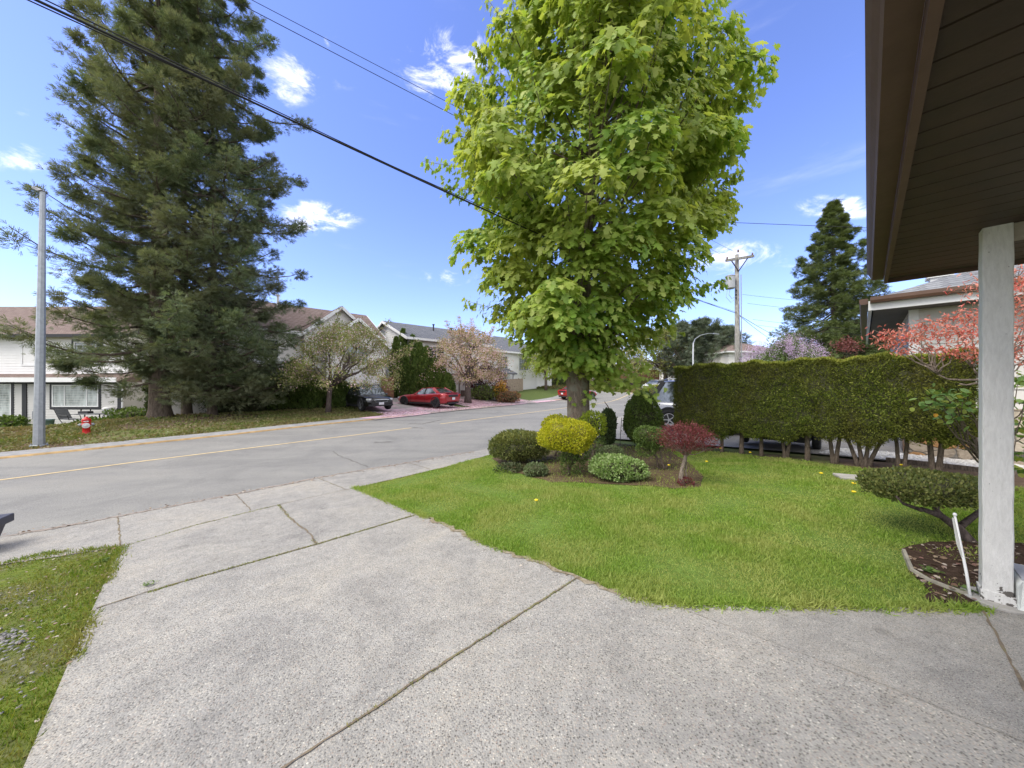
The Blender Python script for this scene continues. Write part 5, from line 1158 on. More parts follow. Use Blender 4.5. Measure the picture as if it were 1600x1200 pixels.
fence('wooden_fence', ray(501, 23.4), ray(527, 23.4), 1.75, m_fence, 'red brown fence panel behind the bronze cherry trunk')
fence('wooden_fence', ray(598, 27.5), ray(616, 28.5), 1.75, m_fence, 'red brown fence gate between the garage and the tall cedars')
fence('wooden_fence', ray(790, 38), ray(818, 40), 1.5, m_fence2, 'tan fence left of the dark clipped hedge')
fence('wooden_fence', ray(930, 61), ray(1032, 60), 1.9, m_fence, 'long red brown fence on top of the far grass bank', bw=.2)
fence('wooden_fence', ray(193, 25), ray(238, 24), 1.7, m_fence2, 'weathered fence between the white house and the firs')
mb = MB(); x, y, z = ray(788, 33.5); mb.box(-.16, .16, -.16, .16, -.2, 1.75); mb.box(-.2, .2, -.2, .2, 1.75, 1.83); mb.build
gp_ = empty('gate_post', (x, y, z), R(44), 'brown brick gate post right of the orange azalea', 'post')
mb.build('pillar', m_fence, gp_)
# garden edging of the corner bed and the timber by the gravel
edge = [gnd(*p) for p in ((1412, 862), (1425, 893), (1450, 908), (1480, 920), (1515, 932))]
o = ribbon('stone_edging', edge, .03, -.03, simple('mossy_edging', (.26, .24, .19), .9, var=.3, vs=9, bst=.4), .08, h=.055); del o['kind']; tag(o, 'curved pale stone edging round the corner bed', 'edging')
o = ribbon('timber_edging', [SD(9.7, -.3)[:2], SD(9.6, -2.6)[:2]], .09, -.02, m_hedge_bark, .2, h=.09); del o['kind']; tag(o, 'dark timber edging between the hedge and the white gravel', 'edging')

# ============================================================ CARS
def paint(name, c, metal=.35):
    m, t, b = newmat(name); v_ = coords(t)
    t.links.new(ramp(t, noise(t, 3, 4, .6, v_), [(.3, tuple(x*.92 for x in c)), (.7, tuple(min(1, x*1.06) for x in c))]), b.inputs['Base Color'])
    b.inputs['Roughness'].default_value = .28; b.inputs['Metallic'].default_value = metal; b.inputs['Coat Weight'].default_value = 1; b.inputs['Coat Roughness'].default_value = .04; return m
m_tyre = simple('tyre_rubber', (.018, .018, .019), .85, var=.2); m_rim = simple('alloy_rim', (.42, .42, .44), .3, .8, var=.05, bst=0)
m_rimd = simple('dark_rim', (.05, .05, .055), .35, .6, var=.05, bst=0)
m_carglass = glassmat('car_glass', (.16, .18, .20), .05); m_carglass.node_tree.nodes['Principled BSDF'].inputs['Metallic'].default_value = .7; m_plastic = simple('black_plastic', (.02, .02, .022), .6, var=.1, bst=0)
m_lamp = simple('headlight_lens', (.55, .57, .58), .1, .2, var=.05, bst=0); m_tail = simple('tail_lamp', (.35, .012, .012), .15, var=.05, bst=0)
m_chrome = simple('chrome', (.6, .6, .62), .12, 1, var=.03, bst=0); m_plate = simple('number_plate', (.62, .63, .66), .5, var=.05, bst=0)
def car(loc, rz, label, pm, Ln=4.45, Wd=1.86, H=1.66, kind='suv', group='cars in the street', rim=None, z=None):
    root = empty('parked_car', (loc[0], loc[1], G(*loc[:2]) if z is None else z), rz, label, 'car', group)
    h = Wd/2; L2 = Ln/2
    if kind == 'suv':
        st = [(-L2, .62, .86, .90), (-L2+.10, .34, .95, .96), (-L2+.5, .30, 1.0, 1.0), (-.7, .27, .99, 1.0), (.5, .27, .98, 1.0), (L2-1.15, .27, .98, 1.0), (L2-.7, .29, .93, .985), (L2-.28, .30, .84, .93), (L2-.06, .36, .76, .82), (L2, .45, .66, .72)]
        cb = (L2-1.12, L2-1.95, -L2+.55, -L2+.12); zr = H
    else:
        st = [(-L2, .52, .90, .82), (-L2+.08, .34, 1.0, .93), (-L2+.45, .26, 1.02, 1.0), (-1.2, .23, 1.0, 1.02), (-.3, .22, .94, .99), (.6, .22, .92, .99), (L2-1.4, .23, .90, 1.0), (L2-.8, .25, .85, .98), (L2-.3, .28, .76, .92), (L2-.05, .34, .68, .80), (L2, .42, .60, .70)]
        cb = (L2-1.75, L2-2.5, -L2+1.35, -L2+.42); zr = H
    mb = MB(); rings = []
    for (x, zb, zt, wf) in st:
        w = h*wf; zm = (zb+zt)/2
        half = [(w*.86, zb), (w*.97, zb+.09), (w, zm-.05), (w*.995, zm+.07), (w*.965, zt-.08), (w*.90, zt-.02), (w*.5, zt+.02), (0, zt+.03)]
        ring = [(x, y, z_) for y, z_ in half]+[(x, -y, z_) for y, z_ in half[-2::-1]]; rings.append(ring)
    n = len(rings[0])
    vs = [p for r_ in rings for p in r_]; fs = []
    for i in range(len(rings)-1):
        for k in range(n): fs.append((i*n+k, (i+1)*n+k, (i+1)*n+(k+1) % n, i*n+(k+1) % n))
    fs += [tuple(range(n)), tuple((len(rings)-1)*n+k for k in range(n))[::-1]]
    mb.add(vs, fs); body = mb.build('body', pm, root, True)
    body.data.polygons.foreach_set('use_smooth', [len(p.vertices) == 4 for p in body.data.polygons])
    # glasshouse
    x0, x1, x2, x3 = cb; zbt = .93 if kind == 'suv' else .88; wb, wt = h*.90, h*(.70 if kind == 'suv' else .62); zr_ = zr-.05
    mb = MB(); secs = []
    for f in np.linspace(0, 1, 9):
        pass
    prof = [(x0, zbt), ((x0+x1)/2+.02, (zbt+zr_)/2+.03), (x1, zr_), ((x1+x2)/2, zr_+.035), (x2, zr_-.01), ((x2+x3)/2-.02, (zbt+zr_)/2+.05), (x3, zbt)]
    wid = lambda z_: wb+(wt-wb)*(z_-zbt)/(zr_-zbt)
    V = []
    for (x, z_) in prof: V += [(x, wid(z_), z_), (x, -wid(z_), z_)]
    k = len(prof); base = [(x0+(x3-x0)*i/(k-1), wb) for i in range(k)]
    for (x, w_) in base: V += [(x, w_, zbt-.05), (x, -w_, zbt-.05)]
    fs = []
    for i in range(k-1):
        fs += [(2*i, 2*i+1, 2*i+3, 2*i+2), (2*i, 2*i+2, 2*k+2*i+2, 2*k+2*i), (2*i+1, 2*k+2*i+1, 2*k+2*i+3, 2*i+3)]
    mb.add(V, fs); mb.build('windows', m_carglass, root)
    mb = MB(); t = .012
    # roof skin and pillars in body colour
    rp = [(x1+.06, zr_-.02), (x1-.1, zr_+.022), ((x1+x2)/2, zr_+.05), (x2+.1, zr_+.02), (x2-.05, zr_-.02)]
    V = []; 
    for (x, z_) in rp:
        w_ = wt+.03; V += [(x, w_, z_-.03), (x, w_*.9, z_+.008), (x, 0, z_+.03), (x, -w_*.9, z_+.008), (x, -w_, z_-.03)]
    fs = [(i*5+j, i*5+j+1, (i+1)*5+j+1, (i+1)*5+j) for i in range(len(rp)-1) for j in range(4)]
    mb.add(V, fs); rf = mb.build('roof', pm, root, True)
    for s_ in (1, -1):
        for a, b, w_ in (((x0, wb, zbt), (x1, wt, zr_), .07), ((x3, wb, zbt), (x2, wt, zr_), .16 if kind == 'suv' else .2)):
            mb = MB(); mb.bar((a[0], s_*(a[1]+.004), a[2]-.02), (b[0], s_*(b[1]+.006), b[2]), .035, w_, (1, 0, 0)); mb.build('pillar', pm if kind != 'suv' else m_plastic, root)
        for xm in ((.05, -1.05) if kind == 'suv' else (-.35,)):
            mb = MB(); mb.bar((xm, s_*(wb+.004), zbt-.02), (xm-.05, s_*(wt+.006), zr_), .03, .08, (1, 0, 0)); mb.build('pillar', m_plastic, root)
    wr = .35 if kind == 'suv' else .335; fx_, rx_ = L2-.88, -L2+.86
    for xw in (fx_, rx_):
        for s_ in (1, -1):
            mb = MB(); mb.lathe([(.10, -.11), (wr-.02, -.115), (wr, -.08), (wr, .08), (wr-.02, .11), (wr*.66, .118), (wr*.66, .08), (.10, .08)], 26, ax='y')
            wl = mb.build('wheel', m_tyre, root, True); wl.location = (xw, s_*(h-.10), wr); wl.rotation_euler.z = 0 if s_ > 0 else math.pi
            rb = MB(); rb.lathe([(wr*.66, .075), (wr*.66, .112), (wr*.60, .112), (wr*.58, .085)], 26, ax='y')
            for q in range(5):
                a = q*2*math.pi/5; rb.bar((.03*math.cos(a), .10, .03*math.sin(a)), (wr*.62*math.cos(a), .105, wr*.62*math.sin(a)), .03, .06, (0, 1, 0))
            rb.lathe([(.05, .08), (.05, .118), (.03, .125)], 12, ax='y'); rb.build('rim', rim or m_rim, wl)
            ab = MB(); pts = [(xw+(wr+.055)*math.cos(a), s_*(h*1.0+.004), wr+.02+(wr+.055)*math.sin(a)) for a in np.linspace(-.25, math.pi+.25, 18)]
            ab.tube(pts, .035, 6); 
            ab.prism([(xw+(wr+.05)*math.cos(a), s_*(h*1.002), wr+.02+(wr+.05)*math.sin(a)) for a in np.linspace(-.35, math.pi+.35, 18)], (0, s_*.004, 0)); ab.build('wheel_arch', m_plastic, root)
    def patch(name, x, y, z_, sx, sy, sz, mat, par=root, rot=0):
        b_ = MB(); b_.box(-sx/2, sx/2, -sy/2, sy/2, -sz/2, sz/2); o_ = b_.build(name, mat, par, bevel=min(sx, sy, sz)*.35); o_.location = (x, y, z_); o_.rotation_euler.z = rot; return o_
    for s_ in (1, -1):
        patch('headlight', L2-.19, s_*h*.70, .71 if kind == 'suv' else .64, .30, .34, .13, m_lamp, rot=-s_*.55)
        patch('tail_lamp', -L2+.055, s_*h*.66, .86, .10, .36 if kind != 'suv' else .26, .15 if kind != 'suv' else .22, m_tail, rot=s_*.25)
        patch('mirror', x0-.38, s_*(h+.08), zbt+.05, .12, .2, .13, pm)
        patch('door_handle', -.3, s_*(h*.985), .80, .2, .03, .03, m_chrome if kind == 'suv' else pm)
        sb = MB(); sb.box(rx_+.45, fx_-.45, s_*(h*.97)-.03, s_*(h*.97)+.03, .24, .34); sb.build('side_skirt', m_plastic, root)
        for xd in ((.78, -.2, -1.1) if kind == 'suv' else (.85, -.55)):
            db = MB(); db.box(xd-.006, xd+.006, s_*h*1.0-.004, s_*h*1.0+.004, .36, .88); db.build('door_seam', m_plastic, root)
    if kind == 'suv':
        gb = MB(); gb.box(L2-.05, L2+.02, -.42, .42, .56, .68); gb.build('grille', m_plastic, root)
        gb = MB(); gb.tube([(L2+.02, -.45, .69), (L2+.035, 0, .70), (L2+.02, .45, .69), (L2+.025, .36, .555), (L2+.035, 0, .545), (L2+.025, -.36, .555), (L2+.02, -.45, .69)], .016, 6); gb.build('grille_surround', m_chrome, root)
        gb = MB(); gb.box(L2-.10, L2+.015, -.78, .78, .30, .42); gb.build('bumper', m_plastic, root, bevel=.03)
        for s_ in (1, -1): gb = MB(); gb.tube([(x1-.1, s_*wt*.93, zr_+.05), (x1-.2, s_*wt*.93, zr_+.09), (x2+.1, s_*wt*.93, zr_+.09), (x2, s_*wt*.93, zr_+.05)], .018, 6); gb.build('roof_rail', m_chrome, root)
    else:
        gb = MB(); gb.box(-L2-.012, -L2+.05, -.52, .52, .74, .90); gb.build('rear_panel', m_plastic, root, bevel=.01)
        gb = MB(); gb.box(-L2+.02, -L2+.32, -h*.72, h*.72, 1.035, 1.065); gb.build('spoiler', pm, root, bevel=.01)
        gb = MB(); gb.box(-L2-.01, -L2+.1, -.6, .6, .25, .36); gb.build('diffuser', m_plastic, root, bevel=.02)
        gb = MB(); gb.box(L2-.03, L2+.02, -.5, .5, .42, .58); gb.build('grille', m_plastic, root, bevel=.02)
    for xp in (L2+.03, -L2-.025): 
        patch('number_plate', xp, 0, .47 if xp > 0 else (.62 if kind != 'suv' else .55), .02, .32, .16, m_plate)
    return root
hd = lambda dx, dy: math.atan2(dy, dx)
p_black = paint('black_paint', (.012, .012, .014)); p_red = paint('red_paint', (.33, .012, .018)); p_grey = paint('grey_paint', (.27, .275, .30), .45); p_white = paint('white_paint', (.6, .6, .6), 0)
x, y, z = ray(573, 22.6); car((x, y), hd(ry, -rx)+.02, 'black parked car facing the road under the first cherry tree', p_black, 4.45, 1.86, 1.66)
x, y, z = ray(669, 25.6); car((x, y), hd(-ry, rx)+.30, 'low red coupe parked tail to the road by the tall cedars', p_red, 4.8, 1.92, 1.40, 'coupe', rim=m_rimd)
x, y, z = ray(903, 36.5); car((x, y), hd(.86, .51), 'red car at the kerb, half hidden by the maple trunk', paint('bright_red_paint', (.42, .02, .02)), 4.3, 1.8, 1.48, 'coupe')
x, y, z = ray(1024, 46); car((x, y), hd(-.75, -.6), 'white car coming down the far end of the road', p_white, 4.4, 1.8, 1.5)
cx_, cy_ = SD(13.1, 3.2)[:2]; car((cx_, cy_), hd(ry, -rx), 'grey car in the neighbour driveway showing its rear left of the hedge', p_grey, 4.7, 1.92, 1.74)
tx, ty, tz = SD(10.35, 1.45)
tr = empty('utility_trailer', (tx, ty, tz), R(44), 'low black trailer glimpsed between the middle hedge trunks', 'trailer')
mb = MB(); mb.box(-.5, .9, -.62, .62, .22, .85); mb.build('box', m_plastic, tr, bevel=.02)
mb = MB(); mb.box(-.53, .93, -.65, .65, .80, .88); mb.build('rim', m_rimd, tr, bevel=.01)
for s_ in (1, -1):
    mb = MB(); mb.lathe([(.08, -.06), (.22, -.07), (.24, -.04), (.24, .04), (.22, .07), (.08, .06)], 20, (.2, s_*.70, .24), 'y'); mb.build('wheel', m_tyre, tr, True)
mb = MB(); mb.bar((.9, .3, .3), (1.6, 0, .3), .05, .05); mb.bar((.9, -.3, .3), (1.6, 0, .3), .05, .05); mb.build('drawbar', m_rimd, tr)

# ============================================================ STREET FURNITURE
m_galv = simple('galvanised_steel', (.34, .36, .38), .45, .55, var=.14, vs=9, bst=.1)
m_polewood = barkmat('pole_wood', (.25, .24, .22), 7)
m_wire = simple('black_cable', (.015, .015, .017), .6, var=.1, bst=0)
m_steel = simple('dark_steel', (.05, .05, .055), .5, .5, var=.1)
x, y = gnd(61, 697); k = y/F
lp = empty('street_light', (x, y, G(x, y)), 0, 'tall tapered galvanised street light beside the red hydrant', 'street light')
zt = CAMZ+(HZ-300)*k-G(x, y)
mb = MB(); mb.tube([(0, 0, .02), (0, 0, .4), (.06, 0, zt*.5), (.12, 0, zt)], [.125, .12, .095, .06], 8); mb.build('pole', m_galv, lp)
mb = MB(); mb.lathe([(.19, -.05), (.19, .03), (.13, .05)], 12)
for a in range(4): mb.tube([(.15*math.cos(a*1.57+.78), .15*math.sin(a*1.57+.78), 0), (.15*math.cos(a*1.57+.78), .15*math.sin(a*1.57+.78), .09)], .018, 6)
mb.build('base_plate', m_galv, lp)
mb = MB(); mb.prism([(.20, -.09, zt+.02), (-.02, -.10, zt+.13), (-.14, -.08, zt+.14), (-.14, -.08, zt+.08), (.08, -.10, zt-.02)], (0, .2, 0)); mb.build('lamp_head', simple('lamp_housing', (.22, .22, .23), .5, .3), lp, bevel=.02)
mb = MB(); mb.box(-.135, -.118, -.06, .06, .85, 1.1); mb.build('access_cover', m_galv, lp)
x, y, z = ray(1083, 42); k = 42/F
lp2 = empty('street_light', (x, y, z), 0, 'distant pale street light with a curved arm above the hedge', 'street light')
zt = CAMZ+(HZ-536)*k-z
mb = MB(); mb.tube([(0, 0, 0), (0, 0, zt-1), (.03, 0, zt)], [.11, .09, .075], 8); mb.build('pole', simple('pale_steel', (.55, .56, .58), .5, .3, var=.05), lp2)
mb = MB(); mb.tube([(.03, 0, zt), (.25, 0, zt+.5), (.9, 0, zt+.95), (1.9, 0, zt+1.2), (2.6, 0, zt+1.15)], [.06, .05, .045, .04, .04], 6); mb.build('arm', m_galv, lp2)
mb = MB(); mb.prism([(2.5, -.12, zt+1.1), (3.2, -.10, zt+1.05), (3.2, -.10, zt+1.14), (2.5, -.12, zt+1.24)], (0, .24, 0)); mb.build('lamp_head', m_galv, lp2)
# hydrant
x, y = gnd(135, 678); hy = empty('fire_hydrant', (x, y, G(x, y)-.01), R(48), 'red fire hydrant with a white front cap on the far verge', 'hydrant')
hy.scale = (.88, .88, .86); m_hred = simple('hydrant_red', (.50, .018, .016), .4, var=.12, vs=10, bst=.1); m_hwhite = simple('hydrant_white', (.62, .62, .62), .5, var=.08)
mb = MB(); mb.lathe([(.17, -.05), (.17, .02), (.125, .035), (.115, .10), (.115, .40), (.155, .42), (.155, .455), (.13, .47), (.13, .56), (.15, .575), (.145, .60)], 22); mb.build('barrel', m_hred, hy, True)
mb = MB(); mb.lathe([(.145, .60), (.135, .66), (.10, .715), (.05, .74), (.045, .78), (.03, .785)], 22); mb.build('bonnet', m_hred, hy, True)
mb = MB(); mb.lathe([(.10, -.12), (.10, -.17), (.115, -.175), (.115, -.215), (.04, -.225), (.035, -.25)], 18, (0, 0, .40), 'y'); mb.build('front_cap', m_hwhite, hy)
for s_ in (1, -1):
    mb = MB(); mb.lathe([(.06, .11*s_), (.06, .16*s_), (.072, .165*s_), (.072, .20*s_), (.03, .21*s_), (.025, .24*s_)], 14, (0, 0, .43), 'x'); mb.build('side_cap', m_galv, hy)
mb = MB(); mb.box(-.07, .07, -.147, -.128, .56, .60); mb.build('badge', m_hwhite, hy)
# utility pole
x, y, z = ray(1153, 18); k = 18/F; Zp = lambda py: CAMZ-(py-HZ)*k-z
up = empty('utility_pole', (x, y, z), 0, 'weathered wooden utility pole with a crossarm and transformer', 'utility pole')
mb = MB(); mb.tube([(0, 0, -.3), (-.02, 0, 3), (-.06, 0, Zp(398))], [.145, .13, .09], 14); mb.build('pole', m_polewood, up, True)
mb = MB(); mb.bar(((1131-1153)*k, -.17, Zp(409)), ((1174-1153)*k, -.17, Zp(402)), .10, .12); mb.build('crossarm', m_polewood, up)
mb = MB(); mb.bar(((1140-1153)*k, -.13, Zp(408)), (-.05, -.13, Zp(425)), .04, .04); mb.bar(((1166-1153)*k, -.13, Zp(404)), (-.05, -.13, Zp(425)), .04, .04); mb.build('brace', m_steel, up)
for px, py in ((1133, 405), (1172, 399), (1150, 394)):
    mb = MB(); mb.lathe([(.03, 0), (.05, .03), (.03, .06), (.05, .09), (.03, .12), (.02, .16)], 10, ((px-1153)*k, -.17, Zp(py)-.08)); mb.build('insulator', simple('brown_porcelain', (.12, .06, .04), .3), up)
mb = MB(); mb.lathe([(.20, 0), (.22, .03), (.22, .62), (.235, .64), (.235, .68), (.12, .72)], 20, ((1139-1153)*k, -.1, Zp(452))); mb.build('transformer', simple('transformer_grey', (.36, .37, .38), .5, .2), up)
for dx, py in ((-.16, 455), (-.16, 462), (-.16, 467)):
    mb = MB(); mb.lathe([(.03, 0), (.045, .03), (.03, .06)], 10, (dx, -.1, Zp(py))); mb.build('insulator', m_steel, up)
mb = MB()
mb.tube([((1139-1153)*k, -.1, Zp(452)), (-.6, -.2, Zp(462)), (-.45, -.2, Zp(468)), (-.16, -.1, Zp(464))], .012, 5); mb.tube([((1135-1153)*k, -.1, Zp(452)), (-.75, -.2, Zp(466)), (-.5, -.2, Zp(474)), (-.16, -.1, Zp(467))], .010, 5)
mb.tube([(.14, -.08, Zp(560)), (.12, -.1, Zp(500)), (.10, -.1, Zp(430))], .022, 6); mb.build('conduit', m_galv, up)
def wire(pts, r, label, sag=0, n=14, group='overhead wires'):
    a, b = Vector(pts[0]), Vector(pts[-1]); P = []
    for i in range(n+1):
        t = i/n; p = a.lerp(b, t); p.z -= sag*4*t*(1-t); P.append(p)
    mb = MB(); mb.tube(P, r, 6); o = mb.build('overhead_cable', m_wire, None, True); return tag(o, label, 'cable', group)
pz = Vector((x, y, z)); top5 = Vector(ray(1151, 17.85, py=489))
dirr = Vector((-rx, -ry, 0))
def to_px(px, py, Z): return Vector(ray(px, Z, py=py))
def extend(a, b, f): return a+(b-a)*f
for j, (pa, dz, r_, lb) in enumerate((((196, 66), 0, .022, 'thickest black cable crossing before the firs'), ((208, 66), .10, .012, 'upper thin strand of the cable bundle before the firs'), ((188, 66), -.07, .012, 'lower thin strand of the cable bundle before the firs'))):
    b = extend(top5+Vector((0, 0, dz)), to_px(pa[0], pa[1], 3.0), 1.25); mid = to_px(690, 297-j*1.5, 5.45)
    P = []
    a = top5+Vector((0, 0, dz*.6)); c = to_px(pa[0], pa[1], 3.0)
    # quadratic through pole, mid, c
    ta = (mid-a).length/((mid-a).length+(c-mid).length)
    ctrl = (mid-a*(1-ta)**2-c*ta**2)/(2*ta*(1-ta))
    for i in range(29):
        t = i/24; P.append(a*(1-t)**2+ctrl*2*t*(1-t)+c*t*t)
    mb = MB(); mb.tube(P, r_*.5 if j else .012, 6); o = mb.build('overhead_cable', m_wire, None, True); tag(o, lb, 'cable', 'overhead cables along the street')
a = to_px(1133, 401, 17.83); wire([a, extend(a, to_px(490, 66, 6.5), 1.35)], .007, 'thin high wire slanting over the sky left of the maple, lower of the pair', .0)
a = to_px(1150, 395, 17.83); wire([a, extend(a, to_px(520, 66, 6.7), 1.35)], .006, 'thin high wire slanting over the sky left of the maple, upper of the pair', .0)
wire([to_px(900, 338, 15.5), to_px(1135, 345, 15.5), to_px(1760, 372, 15.5)], .011, 'wire passing left to right before the top of the conical fir', .0)
a = to_px(1153, 491, 17.9); wire([a, to_px(1248, 541, 34)], .014, 'service cable dropping right from the pole, upper strand', .15)
wire([a, to_px(1230, 541, 38)], .012, 'service cable dropping right from the pole, lower strand', .3)
for kx, py in enumerate((464, 478, 503, 512)):
    wire([to_px(1160+kx*8, py-4, 24), to_px(1420, py+12, 25)], .008, ['topmost', 'second', 'third', 'lowest'][kx]+' of four thin wires passing before the conical fir', .2)
# crate at the left edge
x, y = gnd(0, 857); x -= .20; bn = empty('plastic_crate', (x-.02, y+.02, G(x, y)), R(30), 'dark grey plastic crate with a pale green lid at the left edge', 'crate')
m_gp = simple('grey_plastic', (.055, .055, .068), .5, var=.15)
mb = MB(); hgt = .34; o_ = [(-.62, -.34), (.12, -.34), (.12, .1), (-.62, .1)]; ins = .05
mb.add([(a+(ins if a < 0 else -ins), b+(ins if b < 0 else -ins), 0) for a, b in o_]+[(a, b, hgt*.72) for a, b in o_], [(3,2,1,0), (0,1,5,4), (1,2,6,5), (2,3,7,6), (3,0,4,7), (4,5,6,7)])
mb.build('tub', m_gp, bn, bevel=.012)
mb = MB(); mb.box(-.66, .16, -.38, .14, hgt*.72, hgt); mb.build('rim', m_gp, bn, bevel=.012)
mb = MB(); mb.box(-.60, .06, -.30, .08, hgt, hgt+.05); mb.build('lid', simple('pale_green_lid', (.34, .42, .36), .5, var=.08), bn, bevel=.02)
for a in (-.40, -.12):
    mb = MB(); mb.prism([(a, -.36, .05), (a+.09, -.36, .05), (a+.05, -.352, hgt*.7)], (0, -.02, 0)); mb.build('rib', m_gp, bn)
# leaning white marker by the post
a = Vector(ray(1518, 2.36, py=934)); tp = Vector(ray(1492, 2.46, py=806)); x, y = a.x, a.y
mk = empty('garden_marker', (x, y, G(x, y)), 0, 'slim white leaning garden stake with a flat blade beside the post', 'garden stake'); o0 = Vector((x, y, G(x, y)))
mb = MB(); P = [a-o0+Vector((.002, 0, -.06)), a.lerp(tp, .3)-o0, a.lerp(tp, .6)-o0, tp-o0]; mb.tube(P, [.008, .008, .007, .006], 8); mb.lathe([(.009, 0), (.011, .008), (.009, .018), (.003, .022)], 10, tuple(tp-o0)); mb.build('rod', m_trimw, mk, True)
mb = MB(); q1, q2 = a.lerp(tp, .97)-o0, a.lerp(tp, .42)-o0; mb.prism([q1+Vector((-.012, 0, 0)), q1+Vector((.004, 0, 0)), q2+Vector((.006, 0, 0)), q2+Vector((-.004, 0, .02)), q1.lerp(q2, .6)+Vector((-.018, 0, 0))], (0, .01, 0)); mb.build('blade', simple('weathered_white', (.5, .5, .47), .6), mk)
# thin metal plant support
x, y = gnd(968, 712); ps = empty('plant_support', (x, y, G(x, y)), 0, 'thin dark metal rod standing left of the clipped cypress', 'garden stake'); k = y/F
mb = MB(); mb.tube([(0, 0, -.05), (.02, 0, .45), (.05, 0, .88)], .007, 6); mb.tube([(.05, 0, .88), (.03, 0, .60), (.06, 0, .56)], .006, 5); mb.build('rod', m_steel, ps)
# garden furniture by the white house
m_fr = simple('patio_metal', (.03, .03, .032), .5, .4); m_sl = simple('patio_mesh', (.13, .135, .14), .8)
def chair(px, label, flip):
    x, y, z = ray(px, 20.6); r0 = empty('patio_chair', (x, y, z), 0 if not flip else math.pi, label, 'chair', 'patio chairs by the white house')
    mb = MB(); mb.prism([(-.30, -.28, .42), (.30, -.28, .38), (.32, -.28, .41), (-.28, -.28, .46)], (0, .56, 0)); mb.build('seat', m_sl, r0)
    mb = MB(); mb.prism([(-.28, -.28, .44), (-.60, -.28, 1.02), (-.57, -.28, 1.04), (-.25, -.28, .46)], (0, .56, 0)); mb.build('backrest', m_sl, r0)
    for yy_ in (-.29, .29):
        mb = MB(); mb.tube([(-.62, yy_, 1.05), (-.3, yy_, .44), (-.1, yy_, .2), (-.32, yy_, .03), (.32, yy_, .03), (.05, yy_, .22)], .02, 6); mb.build('frame', m_fr, r0)
        mb = MB(); mb.tube([(-.42, yy_, .68), (.2, yy_, .64), (.3, yy_, .38)], .02, 6); mb.build('armrest', m_fr, r0)
chair(110, 'left patio chair of the two, facing the table', False); chair(176, 'right patio chair of the two, close to the house corner', True)
x, y, z = ray(144, 20.7); tb_ = empty('patio_table', (x, y, z), 0, 'dark patio table between the two chairs', 'table')
mb = MB(); mb.box(-.75, .75, -.45, .45, .70, .74); mb.build('tabletop', m_sl, tb_, bevel=.01)
for sx in (-.45, .45):
    mb = MB(); mb.tube([(sx, 0, .7), (sx, 0, .35), (sx*1.2, 0, .02)], .03, 6); mb.bar((sx, -.3, .03), (sx, .3, .03), .05, .04); mb.build('leg', m_fr, tb_)
x, y, z = ray(134, 20.7); pt = empty('planter_tray', (x, y, z+.745), 0, 'black tray with two upright handles on the patio table', 'tray')
mb = MB(); mb.box(-.30, .30, -.15, .15, 0, .14); mb.build('tray', m_black, pt, bevel=.01)
for s_ in (-.29, .29): mb = MB(); mb.box(s_-.02, s_+.02, -.02, .02, .1, .26); mb.build('handle', m_black, pt)
x, y, z = ray(170, 21.1); gr = empty('garden_grill', (x, y, z), 0, 'small pale grill on thin legs by the house corner', 'grill')
mb = MB(); mb.lathe([(.12, .78), (.26, .86), (.28, .96), (.28, 1.04), (.2, 1.1)], 16); mb.build('bowl', simple('pale_enamel', (.5, .5, .49), .5), gr, True)
for a in (0, 2.1, 4.2): mb = MB(); mb.tube([(.12*math.cos(a), .12*math.sin(a), .82), (.28*math.cos(a), .28*math.sin(a), 0)], .018, 5); mb.build('leg', m_fr, gr)
x, y, z = ray(78, 21.2); bk = empty('bucket', (x, y, z), 0, 'small blue grey bucket at the foot of the white house', 'bucket')
mb = MB(); mb.lathe([(.16, 0), (.20, .34), (.215, .35), (.20, .36), (.17, .05)], 16); mb.build('pail', simple('blue_grey_plastic', (.2, .27, .30), .5), bk, True)
shrub('foundation_plant', 12, None, 21, 'leafy low plants at the left foot of the white house', [((0, 0, .2), (1.1, .4, .28), 700, .17, m_box, dict(la=.3, core=.5))])
shrub('foundation_plant', 150, None, 20.2, 'leafy low plants before the patio table', [((.3, 0, .15), (1.3, .4, .26), 800, .15, m_box, dict(la=.3, core=.5))])
shrub('rockery_plants', 205, None, 20.5, 'grey green rockery plants left of the fir trunk', [((0, 0, .35), (1.2, .9, .5), 1600, .13, m_box, dict(la=.3, core=.7)), ((.3, -.4, .1), (.7, .4, .3), 300, .12, m_sage, dict(la=.3))])

# ============================================================ PLANTS BY THE PORCH, DANDELIONS
m_redl = leafmat('coral_red_leaves', [(.46, .12, .10), (.60, .21, .17), (.68, .31, .25), (.48, .05, .05)], .35)
x, y, z = ray(1572, 4.3); rb = empty('red_leaf_shrub', (x, y, z), 0, 'coral red leaved shrub with pale twigs spreading behind the white post', 'shrub')
o0 = Vector((x, y, z)); r_ = random.Random(12); mb = MB(); P = []; D = []
tp = [(1392, 522, 20, 4.6), (1412, 527, 16, 4.5), (1380, 528, 10, 4.7), (1440, 516, 18, 4.6), (1446, 505, 12, 4.5), (1433, 528, 12, 4.7), (1488, 496, 15, 4.6), (1498, 512, 15, 4.3), (1518, 496, 14, 4.6), (1520, 520, 16, 4.3), (1470, 524, 14, 4.4),
      (1500, 540, 18, 4.2), (1480, 548, 12, 4.3), (1450, 545, 10, 4.6), (1520, 555, 14, 4.2), (1545, 490, 16, 4.5), (1560, 450, 30, 4.4), (1590, 430, 34, 4.4), (1605, 460, 34, 4.3), (1585, 480, 30, 4.2), (1600, 510, 34, 4.1), (1585, 540, 24, 4.2), (1620, 500, 40, 4.3), (1630, 440, 40, 4.5), (1600, 560, 22, 4.1), (1660, 470, 40, 4.4), (1640, 530, 40, 4.2), (1410, 548, 8, 4.5), (1395, 538, 8, 4.6)]
